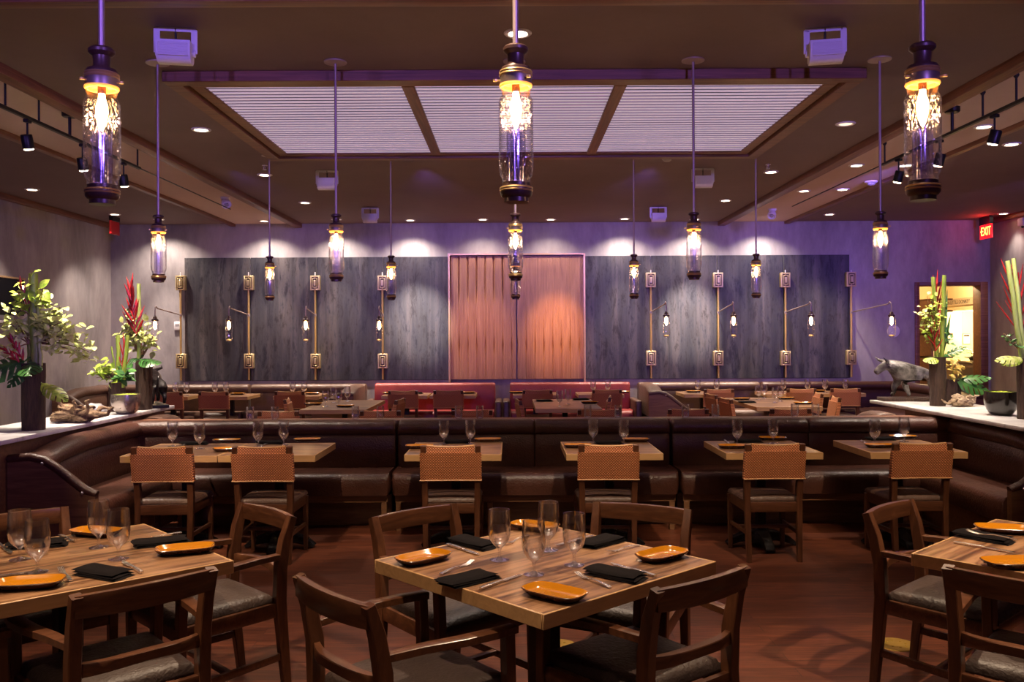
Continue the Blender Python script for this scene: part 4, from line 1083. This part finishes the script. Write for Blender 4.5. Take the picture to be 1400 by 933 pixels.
# ledge tumblers
TX = [342, 376, 486, 520, 627, 656, 803.5, 845, 937, 978, 1086.5, 1115]
OW = ['leftmost', 'second from the left', 'third from the left', 'fourth from the left', 'fifth from the left', 'sixth from the left', 'sixth from the right', 'fifth from the right', 'fourth from the right', 'third from the right', 'second from the right', 'rightmost']
for i, px in enumerate(TX):
    p = at(px, 572, 7.92); PT.place((p.x, 7.92, .857), 0, 'small clear tumbler on the ledge behind the banquette, %s of twelve' % OW[i], 'tumblers on the divider ledge')
# middle tables
for tab, pts in (('left', ((445, 556), (456, 551), (463, 555), (475, 549))), ('middle', ((765, 556), (776.5, 553))), ('right', ((1037, 547), (1045, 545), (1060, 551), (1067, 549)))):
    od = ['first', 'second', 'third', 'fourth']
    for k, (px, py) in enumerate(pts): put(PG, px, py, 0, 'water glass on the %s long table, %s from the left' % (tab, od[k]), 'glasses on the long tables')
for px, py, a, l in ((428, 554, 0, 'left long table, near its left edge'), (472, 557, 0, 'left long table, at its right front'), (806, 552, 0, 'middle long table, at its right side'), (1014, 547, .2, 'right long table, at its far left'), (1098, 553, 0, 'right long table, at its right front'), (1075, 546, 0, 'right long table, at its far right')):
    put(PP, px, py, a, 'thin amber plate on the '+l, 'plates on the long tables')
for px, py, l in ((795, 547, 'middle long table'), (1022, 551, 'right long table'), (745, 549, 'middle long table beside the left chair')): put(PN, px, py, .2, 'black napkin on the '+l, 'napkins on the long tables')
# back tables
def BW(P, px, lab, grp, dy): P.place((at(px, 538, 12.93+dy).x, 12.93+dy, TZ), 0, lab, grp)
g = 'glasses on the tables by the back wall'
for px, py, l in ((240, 538, 'leftmost bench table, left one'), (255, 538.5, 'leftmost bench table, right one'), (294, 537, 'second bench table, left one'), (309, 537, 'second bench table, right one'), (400, 537.5, 'bench table beside the gap, left one'), (416, 537.5, 'bench table beside the gap, right one'),
                  (811, 536, 'right red sofa table, left one'), (831, 536, 'right red sofa table, right one'), (954, 537, 'third bench table, left one'), (980, 536, 'third bench table, right one'), (1071, 536, 'far right bench left table, left one'), (1104, 535, 'far right bench left table, right one'), (1128, 535, 'far right bench right table, left one'), (1156, 534, 'far right bench right table, right one')):
    BW(PG, px, 'water glass by the back wall on the '+l, g, -.05 if 'left one' in l else .0)
for px, py, l in ((325, 539, 'second bench table'), (427, 539, 'bench table beside the gap'), (533, 538, 'left table at the left red sofa'), (640, 538, 'right table at the left red sofa'), (706, 538, 'left table at the right red sofa'), (851, 538, 'right table at the right red sofa'), (948, 539, 'third bench table'), (1118, 537, 'far right bench right table')):
    BW(PP, px, 'amber plate by the back wall on the '+l, 'plates on the tables by the back wall', .10)
for px, py, l in ((603, 538.5, 'right table of the left red sofa'), (569, 538.5, 'left table of the left red sofa'), (745, 538, 'left table of the right red sofa')): BW(PN, px, 'folded black napkin on the '+l, 'napkins on the red sofa tables', .12)
# ================================================================ PLANTS AND ORNAMENTS
CT = .9305
def leaf(mb, p, d, L, W, droop=.25, up=None, n=4):
    p = Vector(p); d = Vector(d).normalized()
    up = Vector(up) if up is not None else Vector((random.uniform(-.5, .5), -.5, .9))
    sd = d.cross(up)
    if sd.length < .05: sd = d.cross(Vector((1, 0, .2)))
    sd.normalize(); nn = sd.cross(d).normalized()
    vs, fs = [], []
    for i in range(n+1):
        t = i/n; w = W*math.sin(PI*min(1, t*.92+.06))**.8*(1-.25*t) if i < n else .001
        q = p+d*(L*t)-nn*(droop*L*t*t)
        vs += [q+sd*w+nn*(w*.25), q, q-sd*w+nn*(w*.25)]
    for i in range(n):
        fs += [(3*i, 3*i+1, 3*i+4, 3*i+3), (3*i+1, 3*i+2, 3*i+5, 3*i+4)]
    mb.add(vs, fs)
def monstera(mb, p, d, L, W, up, droop=.3):
    p = Vector(p); d = Vector(d).normalized(); up = Vector(up)
    sd = d.cross(up).normalized(); nn = sd.cross(d).normalized()
    n = 22
    def mid(t): return p+d*(L*t)-nn*(droop*L*t*t)
    for s in (-1, 1):
        prev = None
        for i in range(n):
            t0, t1 = i/n, (i+1)/n
            w0 = W*math.sin(PI*min(1, t0*.85+.16))**.7; w1 = W*math.sin(PI*min(1, t1*.85+.16))**.7
            cut = (i % 4 == 3)
            f = .34 if cut else 1.0
            sw = .16*L
            a, b = mid(t0), mid(t1)
            e0 = a+sd*(s*w0*f)+d*(sw*f)-nn*(w0*f*.45); e1 = b+sd*(s*w1*f*(.96 if not cut else 1))+d*(sw*f)-nn*(w1*f*.45)
            m0 = a+sd*(s*w0*f*.5)+d*(sw*f*.5)-nn*(w0*f*.1); m1 = b+sd*(s*w1*f*.5)+d*(sw*f*.5)-nn*(w1*f*.1)
            mb.add([a, m0, e0, e1, m1, b], [(0, 1, 4, 5), (1, 2, 3, 4)])
def heliconia(mb, p, d, L, n=11, w=.011, spread=.9):
    p = Vector(p); d = Vector(d).normalized(); sd = d.cross(Vector((0, 1, .15))).normalized()
    mb.tube([p, p+d*L], .005, 6)
    for i in range(n):
        t = i/n; s_ = 1 if i % 2 else -1
        q = p+d*(L*t); dd = (d*(.75+.6*t)+sd*s_*spread*(1-.45*t)+Vector((0, random.uniform(-.3, .3), 0))).normalized()
        l = L*(.52-.18*t)
        mb.tube([q, q+dd*l*.45, q+dd*l], [w*.55, w, .0015], 6)
def wobbly(mb, prof, n=18, amp=.006, fr=14, T=None):
    mb.grid(lambda u, v: (lambda k: (lambda r, z, a: ((r+amp*noise.noise(Vector((math.cos(a)*2, math.sin(a)*2, z*fr)))*1.5)*math.cos(a), (r+amp*noise.noise(Vector((math.cos(a)*2+5, math.sin(a)*2, z*fr)))*1.5)*math.sin(a), z))(k[0], k[1], 2*PI*u))(interp(prof, v)), n, 16, T)
    return mb
def interp(prof, v):
    x = v*(len(prof)-1); i = min(len(prof)-2, int(x)); t = x-i
    return (prof[i][0]+(prof[i+1][0]-prof[i][0])*t, prof[i][1]+(prof[i+1][1]-prof[i][1])*t)
def base(px, py): return atz(px, py, CT)
class Arr:
    def __init__(s, name, label, px, py, Y=None):
        p = base(px, py) if Y is None else Vector((at(px, py, Y).x, Y, CT))
        s.px, s.py, s.k = px, py, p.y/F
        s.py = CY+(H0-CT)/s.k-RO*(px-CX)
        s.t = thing(name, label, 'plant', (p.x, p.y, CT))
    def L(s, px, py, y=0): return Vector(((px-s.px)*s.k, y, (s.py-py)*s.k))
    def vase(s, r, top, mat='bark', taper=.95):
        h = (s.py-top)*s.k
        mb = MB(); wobbly(mb, [(0, .002), (r*taper, .0), (r*taper, .02), (r*(taper+1)/2, h*.5), (r, h*.8), (r, h), (r*.85, h), (r*.8, h-.05), (0, h-.05)], 20, r*.045)
        mb.build('vase', mat, s.t, angle=50)
    def stalk(s, x0, y0, x1, y1, r, mat='stalk', dy=0, dy1=0):
        a, b = s.L(x0, y0, dy), s.L(x1, y1, dy1); n = 6
        mb = MB().tube([a+(b-a)*(i/n)+Vector((.004*math.sin(i*2), 0, 0)) for i in range(n+1)], [r*(1-.12*i/n) for i in range(n+1)], 10)
        mb.build('stalk', mat, s.t)
    def spray(s, start, tips, mat='leaf_pale', size=.045, per=13, name='leafy_branch', wid=.42, jit=.03):
        for tip in tips:
            ta, tb = s.L(*start), s.L(tip[0], tip[1], tip[2] if len(tip) > 2 else random.uniform(-.12, .08))
            midp = (ta+tb)/2+Vector((random.uniform(-.03, .03), random.uniform(-.03, .03), .05))
            pts = [ta*(1-t)**2+midp*(2*t*(1-t))+tb*t*t for t in [i/9 for i in range(10)]]
            br = MB().tube(pts, [.006*(1-.6*i/9) for i in range(10)], 6).build(name, 'twig', s.t)
            lm = MB()
            for i in range(int(per*1.3)):
                t = random.uniform(.35, 1.0); q = ta*(1-t)**2+midp*(2*t*(1-t))+tb*t*t
                q = q+Vector((random.gauss(0, jit), random.gauss(0, jit), random.gauss(0, jit)))
                d = Vector((random.gauss(0, 1), random.gauss(-.3, .8), random.gauss(.35, .7)))
                l = size*random.uniform(.9, 1.55); leaf(lm, q, d, l, l*wid, random.uniform(.05, .4))
            lm.build('leaves', mat, br)
    def mon(s, px, py, d, L, W, up=(0, -.7, .7), mat='leaf_deep', y=-.03, droop=.3):
        mb = MB(); q = s.L(px, py, y); monstera(mb, q, d, L, W, up, droop); mb.tube([s.L(s.px, py-4, 0), (q+s.L(s.px, py-4, 0))/2+Vector((0, 0, .02)), q], .006, 6)
        mb.build('monstera_leaf', mat, s.t)
    def hel(s, x0, y0, x1, y1, n=11, w=.011, y=0, spread=.45):
        a, b = s.L(x0, y0, y), s.L(x1, y1, y); mb = MB(); heliconia(mb, a, b-a, (b-a).length, n, w, spread); mb.build('heliconia', 'red_flower', s.t)
    def blades(s, x0, y0, lst, mat='leaf', w=.014):
        mb = MB()
        for (x1, y1, dy) in lst:
            a, b = s.L(x0, y0, 0), s.L(x1, y1, dy); leaf(mb, a, b-a, (b-a).length, w, .05, n=6)
        mb.build('blade_leaf', mat, s.t)
# left front arrangement
A = Arr('flower_arrangement', 'tall leafy arrangement with thick stalk in a square brown vase at the left edge', 46, 588)
A.vase(.083, 497)
A.stalk(50, 500, 47, 374, .036, 'stalk'); A.stalk(38, 500, 39, 405, .020, 'stalk', .03, .03); A.stalk(59, 500, 57, 420, .014, 'stalk_pale', -.03, -.03)
A.spray((47, 440, 0), [(47, 372, -.03), (72, 393), (12, 402), (20, 422), (60, 405), (38, 390)], 'leaf', .062, 8, jit=.02)
A.spray((55, 470, 0), [(82, 425), (96, 440), (102, 455), (88, 450), (72, 430), (70, 450), (108, 470), (120, 492), (116, 482), (80, 440), (92, 462)], 'leaf_pale', .047, 24, jit=.035)
A.spray((40, 470, 0), [(8, 440), (22, 450), (6, 460), (30, 440), (14, 430), (10, 492)], 'leaf_pale', .045, 14)
A.hel(38, 492, 22, 462, 7, .010, -.06); A.hel(34, 495, 12, 476, 6, .009, -.07); A.hel(42, 420, 32, 384, 5, .008, -.04)
A.mon(38, 494, (-.85, -.45, -.10), .27, .125, (-.1, -.75, .65)); A.mon(46, 494, (.30, -.85, -.25), .17, .085, (.1, -.6, .8)); A.mon(40, 500, (-.55, -.6, -.65), .17, .07, (-.2, -.8, .5))
A.mon(60, 524, (.90, -.35, -.30), .22, .07, (.1, -.5, .86), 'leaf')
# left middle planter behind the bowl
A = Arr('flower_arrangement', 'small brown planter of green stalks behind the silver bowl on the left counter', 160, 545, 8.02)
A.vase(.070, 523); A.stalk(162, 530, 162, 458, .020); A.stalk(169, 530, 178, 459, .018, 'stalk', -.02, -.04); A.stalk(160, 528, 153, 474, .008, 'stalk', 0, 0); A.hel(167, 510, 170, 464, 6, .006, 0, .3)
A.spray((160, 524, 0), [(138, 502), (145, 512), (148, 498), (140, 516), (152, 508), (134, 508)], 'leaf', .055, 9, jit=.022)
A.spray((165, 524, 0), [(176, 514), (174, 518), (179, 510), (172, 506)], 'leaf_deep', .075, 6, jit=.02)
# left rear vase
A = Arr('flower_arrangement', 'dark cylinder vase with red flower and tall green stalk beside the left bull figure', 197, 560)
A.vase(.076, 493); A.stalk(190, 496, 191, 388, .020, 'stalk_pale'); A.hel(188, 460, 181, 392, 13, .013, -.03, .42)
A.spray((192, 490, 0), [(160, 440, .10), (168, 448, .12), (164, 436, .14), (172, 425, .05), (176, 455, .1), (170, 462, .14), (180, 440, .0)], 'leaf_pale', .055, 9)
A.spray((194, 490, 0), [(208, 440), (212, 458), (204, 452), (210, 470), (200, 462)], 'leaf_pale', .05, 8)
A.mon(194, 491, (.85, -.4, .05), .20, .10, (0, -.3, .95), 'leaf_deep'); A.mon(194, 491, (-.7, .1, .12), .14, .08, (0, -.3, .95), 'leaf_deep')
# right vase with flowers
A = Arr('flower_arrangement', 'tall dark vase of green stalks and mixed flowers beside the right bull statue', 1282, 555)
A.vase(.073, 488); A.stalk(1281, 492, 1277, 379, .021, 'stalk'); A.stalk(1286, 492, 1290, 377, .021, 'stalk', -.02, -.03)
A.hel(1284, 470, 1283, 388, 9, .009, .03, .3); A.blades(1288, 490, [(1297, 395, .0), (1294, 420, .04), (1298, 430, -.03)], 'leaf_deep', .018)
A.spray((1278, 480, 0), [(1264, 430), (1270, 415), (1262, 440), (1268, 405), (1272, 440), (1266, 455), (1276, 420), (1292, 415), (1288, 440)], 'leaf', .034, 11)
A.spray((1276, 480, 0), [(1263, 424), (1268, 432), (1270, 425)], 'leaf_pale', .036, 8, 'blossom_branch', .45, .02)
A.hel(1276, 480, 1272, 445, 5, .008, -.05)
A.spray((1286, 480, 0), [(1297, 458), (1294, 468), (1299, 462)], 'leaf_deep', .045, 5, jit=.015)
A.mon(1280, 488, (-.9, -.35, -.05), .13, .07, (0, -.35, .93), 'leaf'); A.mon(1288, 488, (.7, -.3, .55), .19, .05, (-.4, -.6, .6), 'leaf_deep')
# right planter behind
A = Arr('flower_arrangement', 'dark planter with yellow flowers and split leaves behind the tall right vase', 1301, 549, 8.36)
A.vase(.085, 519, 'bark')
fm = MB()
for i in range(46):
    q = A.L(random.gauss(1304, 6), random.gauss(502, 9), random.uniform(-.08, .04)); d = Vector((random.gauss(0, 1), random.gauss(-.8, .6), random.gauss(0, 1)))
    leaf(fm, q, d, .055, .02, .3)
fm.build('yellow_blossom', 'yellow_flower', A.t)
A.stalk(1300, 525, 1304, 500, .008, 'stalk', 0, -.02)
A.mon(1302, 521, (.93, -.3, -.12), .25, .10, (.1, -.75, .6), 'leaf_deep', -.08); A.mon(1304, 520, (.8, -.35, .25), .26, .07, (0, -.6, .75), 'leaf_deep', -.04)
# right edge vase
A = Arr('flower_arrangement', 'red brown vase at the right edge with two thick pale stalks and red flowers', 1402, 573)
A.vase(.062, 490); A.stalk(1397, 495, 1376, 357, .021, 'stalk_pale', -.01, -.03); A.stalk(1403, 495, 1389, 353, .018, 'stalk_pale', .01, .02)
A.hel(1394, 460, 1382, 372, 8, .007, .03, .35); A.hel(1402, 460, 1398, 372, 8, .007, .05, .35)
A.mon(1396, 490, (-.95, -.25, .12), .20, .055, (.1, -.6, .8), 'leaf_pale'); A.mon(1396, 491, (-.9, -.35, -.02), .17, .045, (.1, -.6, .8), 'leaf')
A.spray((1398, 485, 0), [(1380, 456), (1378, 466), (1384, 470)], 'leaf_deep', .03, 7, 'curly_twig', .4, .015)

# bowls
def bowl(px, py, mat, r, h, lab, prof):
    p = base(px, py); t = thing('bowl', lab, 'bowl', (p.x, p.y+r*.5, CT))
    MB().lathe([(a*r, b*h) for a, b in prof], 32).build('body', mat, t)
    mo = MB()
    def f(u, v):
        a = 2*PI*u; rr = r*prof[-3][0]*.96*v
        return (rr*math.cos(a), rr*math.sin(a), h*.93+.012*noise.noise(Vector((rr*math.cos(a)*40, rr*math.sin(a)*40, 3)))+.012*(1-v*v))
    mo.grid(f, 28, 8); mo.build('moss', 'moss', t, angle=80)
BP = [(0, 0), (.50, 0), (.62, .04), (.85, .25), (.98, .52), (1.0, .75), (.97, 1.0), (.94, 1.0), (.96, .75), (.90, .70), (0, .70)]
BP = [(0, 0), (.50, 0), (.62, .04), (.85, .25), (.98, .52), (1.0, .75), (.97, 1.0), (.93, 1.0), (.93, .85), (0, .85)]
bowl(168, 567, 'bowl_silver', .125, .175, 'shiny silver bowl of moss on the left marble counter', BP)
bowl(1375, 569, 'bowl_dark', .130, .195, 'dark glazed bowl of moss on the right marble counter', BP)
# driftwood
def drift(px, py, lab, mat, sx, sy, sz, seed, twigs, hole=False):
    p = base(px, py); t = thing('driftwood', lab, 'driftwood', (p.x, p.y+sy*.6, CT))
    mb = MB()
    def f(u, v):
        a = 2*PI*u; b = PI*v
        d = Vector((math.cos(a)*math.sin(b), math.sin(a)*math.sin(b), math.cos(b)))
        n1 = noise.noise(d*1.7+Vector((seed, 0, 0)))*.55+noise.noise(Vector((d.x*2.5, d.y*7, d.z*7))+Vector((seed, 3, 0)))*.30+noise.noise(d*11)*.08
        r = 1+n1
        z = d.z*sz*r*.5+sz*.42
        return (d.x*sx*.5*r, d.y*sy*.5*r, max(0.0, z))
    mb.grid(f, 48, 30); mb.build('trunk', mat, t, angle=60)
    for i, (dx, dy, dz, l, r) in enumerate(twigs):
        q = Vector((dx*sx*.3, dy*sy*.3, sz*.3)); d = Vector((dx, dy, dz)).normalized()
        pts = [q+d*l*k/6+Vector((0, 0, .02*math.sin(k*1.3+i)))+Vector((.012*math.sin(k*2+i), .012*math.cos(k*1.7), 0)) for k in range(7)]
        for k in pts: k.z = max(.015, k.z)
        MB().tube(pts, [r*(1-.75*k/6)*(1+.2*math.sin(k*3)) for k in range(7)], 8).build('branch', mat, t)
drift(93, 580, 'dark weathered driftwood root beside the tall vase on the left counter', 'driftwood', .32, .20, .15, 2.0, [(1, -.1, .25, .24, .035), (.6, -.5, .7, .20, .03), (-.5, -.3, 1, .16, .028), (.2, -.6, .9, .2, .025), (1, .3, .55, .2, .03)])
drift(1322, 557, 'pale hollow driftwood knot on the right marble counter', 'pale_driftwood', .20, .14, .115, 9.0, [(-1, -.2, .1, .15, .022), (.8, -.3, .6, .10, .03), (.3, -.7, .8, .09, .03)])
tt = thing('stone', 'flat grey stone on the left counter behind the driftwood', 'stone', (-3.80, 7.95, CT))
sb = MB()
sb.grid(lambda u, v: (lambda d, r: (d.x*.10*r, d.y*.07*r, max(0, .03+d.z*.05*r)))(*(lambda d: (d, 1+.25*noise.noise(d*2)))(Vector((math.cos(2*PI*u)*math.sin(PI*v), math.sin(2*PI*u)*math.sin(PI*v), math.cos(PI*v))))), 24, 14)
sb.build('body', 'marble', tt)

# bulls
def bull(loc, rz, k, mat, lab):
    t = thing('bull_statue', lab, 'statue', loc, rz)
    MB().box(-.34*k, .32*k, -.11*k, .11*k, 0, .035*k, .004, 1).build('plinth', 'black_metal' if mat == 'bull_dark' else 'bark', t)
    z = .035
    V = [((-.24, 0, .300), .062), ((-.13, 0, .298), .064), ((-.01, 0, .296), .076), ((.10, 0, .318), .108), ((.172, 0, .352), .092), ((.228, .0, .378), .066), ((.272, -.016, .374), .052), ((.325, -.036, .322), .040), ((.358, -.048, .282), .036)]
    E = [(i, i+1) for i in range(8)]
    def leg(root, pts):
        pr = root
        for co, r in pts: V.append((co, r)); E.append((pr, len(V)-1)); pr = len(V)-1
    leg(3, [((.115, -.060, .21), .046), ((.155, -.072, .135), .030), ((.15, -.074, .075), .021), ((.185, -.075, .052), .024)])
    leg(3, [((.09, .060, .21), .046), ((.075, .07, .13), .030), ((.045, .07, .075), .021), ((.06, .07, .050), .024)])
    leg(0, [((-.235, -.062, .225), .062), ((-.225, -.068, .155), .034), ((-.285, -.07, .115), .024), ((-.265, -.07, .070), .019), ((-.245, -.07, .050), .023)])
    leg(0, [((-.255, .062, .225), .062), ((-.285, .066, .155), .034), ((-.345, .068, .115), .024), ((-.325, .068, .070), .019), ((-.305, .068, .050), .023)])
    me = bpy.data.meshes.new('body'); me.from_pydata([tuple(c*k for c in co) for co, r in V], E, []); me.update(); me.materials.append(M[mat])
    o = bpy.data.objects.new('body', me); COL.objects.link(o); o.parent = t
    md = o.modifiers.new('skin', 'SKIN'); md.use_smooth_shade = True
    for i, (co, r) in enumerate(V): me.skin_vertices[0].data[i].radius = (r*k, r*k)
    me.skin_vertices[0].data[2].use_root = True
    o.modifiers.new('sub', 'SUBSURF').levels = 2; o.modifiers['sub'].render_levels = 2
    for s in (-1, 1):
        hm = MB().tube([Vector((.255, -.012+.025*s, .402))*k, Vector((.262, -.012+.075*s, .418))*k, Vector((.290, -.012+.125*s, .430))*k, Vector((.325, -.012+.130*s, .462))*k], [.020*k, .019*k, .013*k, .002*k], 8).build('horn', mat, o)
    pass
    for s in (-1, 1): em = MB(); leaf(em, Vector((.245, -.012+.035*s, .382))*k, (-.2, s, -.1), .06*k, .018*k, .2, (0, 0, 1)); em.build('ear', mat, o)
    MB().tube([Vector(q)*k for q in ((-.295, 0, .33), (-.325, 0, .355), (-.345, .01, .33), (-.35, .015, .25), (-.345, .02, .19), (-.35, .02, .15))], [.012*k, .011*k, .010*k, .009*k, .012*k, .004*k], 8).build('tail', mat, o)
    return t
p = base(1250, 547); bull((4.02, 8.83, CT), PI-.08, .95, 'bull_bronze', 'silvery bronze bull statue striding on the right marble counter')
p = base(212, 556); bull((p.x-.02, p.y+.02, CT), PI/2+.55, .85, 'bull_dark', 'dark bull statue seen from behind on the left marble counter')

# ================================================================ LIGHTS
WARM = (1.0, .74, .50); WARM2 = (1.0, .82, .67)
for px, py, dim, lab in DLS:
    p = atz(px, py, ZC)
    if dim: continue
    e, cone = (40 if px > 1360 else 120 if py > 230 and px < 1060 else 190), 84
    if py > 297 and 300 < px < 900: continue
    light('SPOT', 'downlight_beam', (p.x, p.y, ZC-.03), e, WARM2, (p.x, p.y, 0), .04, cone, .6)
for px in (217, 361, 460, 561, 660, 753, 854, 950, 1048):
    p = atz(px, 301-.005*(px-500), ZC)
    warm = px == 753
    light('SPOT', 'wall_wash_beam', (p.x, p.y, ZC-.03), 45 if px in (660, 753) else 120, WARM2, (p.x, p.y+.02, 0), .03, 128, .8)
    light('SPOT', 'bench_beam', (p.x, p.y, ZC-.03), 50 if px in (660, 753) else 420, WARM2, (p.x, p.y-.05, 0), .03, 50, .7)
# hidden neighbours of the visible row
for px in (217, 460, 950):
    p = atz(px, 300, ZC); P_DL.place((p.x, p.y, ZC), 0, 'recessed light near the back wall right behind the %s pendant of the second row' % ('first' if px < 300 else 'second' if px < 700 else 'fourth'), 'recessed ceiling lights')
# beams over the foreground tables, from ceiling lights above the picture
for x, y, tx, ty, e in ((-2.2, 2.4, -1.75, 3.3, 150), (-1.0, 4.35, -1.7, 3.4, 120), (-.35, 2.3, .05, 3.3, 110), (.75, 4.35, .2, 3.35, 110), (2.75, 2.4, 2.25, 3.3, 160), (1.7, 4.35, 2.2, 3.4, 130)):
    light('SPOT', 'table_beam', (x, y, ZC-.03), e*2.9, WARM, (tx, ty, .75), .03, 44, .55)
for x, _ in BT:
    light('SPOT', 'banquette_beam', (x*.95+.1, 4.3, ZC-.03), 330, WARM, (x, 6.35, .74), .03, 25, .7)
# track heads on the counters
for sx, y, tx, ty, e in ((-1, 6.45, -3.55, 6.6, 60), (-1, 7.28, -3.6, 7.5, 55), (-1, 8.05, -3.55, 8.2, 50), (1, 6.45, 4.0, 6.9, 34), (1, 7.28, 4.1, 7.7, 30), (1, 8.05, 4.0, 8.5, 30)):
    light('SPOT', 'track_beam', (3.56*sx, y, ZC-.47), e*5, WARM2, (tx, ty, .95), .02, 58, .6)
for x, y, z in PLOC: light('POINT', 'pendant_glow', (x, y, z), 20.0, (1, .62, .36), size=.02)
for x, y, z in SLOC: light('POINT', 'wall_lamp_glow', (x, y, z), 7.0, (1, .58, .26), size=.03)
# violet stage lighting thrown across the room at the back wall
VIO = (.30, .17, 1.0)
for x, tx, e in ((-4.5, -3.2, 900), (-1.5, -1.0, 1700), (1.5, 1.6, 1900), (4.2, 4.4, 2400), (6.0, 6.6, 1600)):
    light('SPOT', 'violet_beam', (x, -2.4, 3.2), e*.58, VIO, (tx, D, 3.05), .08, 30, 1.0)
    light('SPOT', 'added_violet_fill', (tx*.95, 9.3, 3.34), e*.11, VIO, (tx, D, 2.45), .06, 46, 1.0)  # added mid-room without fixtures to strengthen the violet on the back wall
light('SPOT', 'violet_beam', (2.5, -1.6, 3.2), 900, VIO, (XL, 11.0, 2.6), .08, 36, 1.0)
light('SPOT', 'warm_accent', (.80, 12.1, 3.37), 420, (1, .50, .18), (.70, D, 1.60), .03, 28, 1.0)
light('SPOT', 'warm_accent', (-.50, 12.1, 3.37), 150, (1, .52, .26), (-.48, D, 1.55), .03, 30, 1.0)
light('SPOT', 'steel_accent', (-1.7, 11.0, 3.38), 1000, (1, .88, .78), (-1.5, D, 1.8), .03, 22, .8)
light('SPOT', 'steel_accent', (2.9, 11.0, 3.38), 1000, (1, .88, .78), (2.85, D, 1.8), .03, 22, .8)
# lobby
light('POINT', 'lobby_light', (9.0, 16.6, 1.9), 170, (1, .82, .48), size=.08)
light('POINT', 'lobby_light', (7.2, 15.3, 2.8), 130, (1, .74, .40), size=.1)
light('POINT', 'exit_glow', (7.28, 13.55, 3.3), 3, (1, .02, .02), size=.05)
w = bpy.data.worlds.new('world'); SC.world = w; w.use_nodes = True
w.node_tree.nodes['Background'].inputs['Color'].default_value = (.02, .013, .012, 1); w.node_tree.nodes['Background'].inputs['Strength'].default_value = 1.0
# added room fill: unseen spots behind the camera, without fixtures
for x in (-4.5, -1.5, 1.5, 4.5):
    light('SPOT', 'added_fill_beam', (x, .2, ZC-.03), 135, WARM, (x, .4, 0), .04, 100, .7)

# ================================================================ CAMERA
cd = bpy.data.cameras.new('camera'); cam = bpy.data.objects.new('camera', cd); COL.objects.link(cam)
cd.sensor_fit = 'HORIZONTAL'; cd.sensor_width = 36; cd.lens = 36*F/1400
cd.shift_y = -(466.5-CY)/1400; cd.clip_start = .05; cd.clip_end = 100
cam.matrix_world = Matrix.Translation((0, 0, H0)) @ Matrix.Rotation(PI/2, 4, 'X') @ Matrix.Rotation(-RO, 4, 'Z')
SC.camera = cam
SC.view_settings.view_transform = 'Standard'; SC.view_settings.look = 'None'; SC.view_settings.exposure = 0.0; SC.view_settings.gamma = 1.0
SC.view_settings.use_curve_mapping = False
bpy.context.view_layer.update()
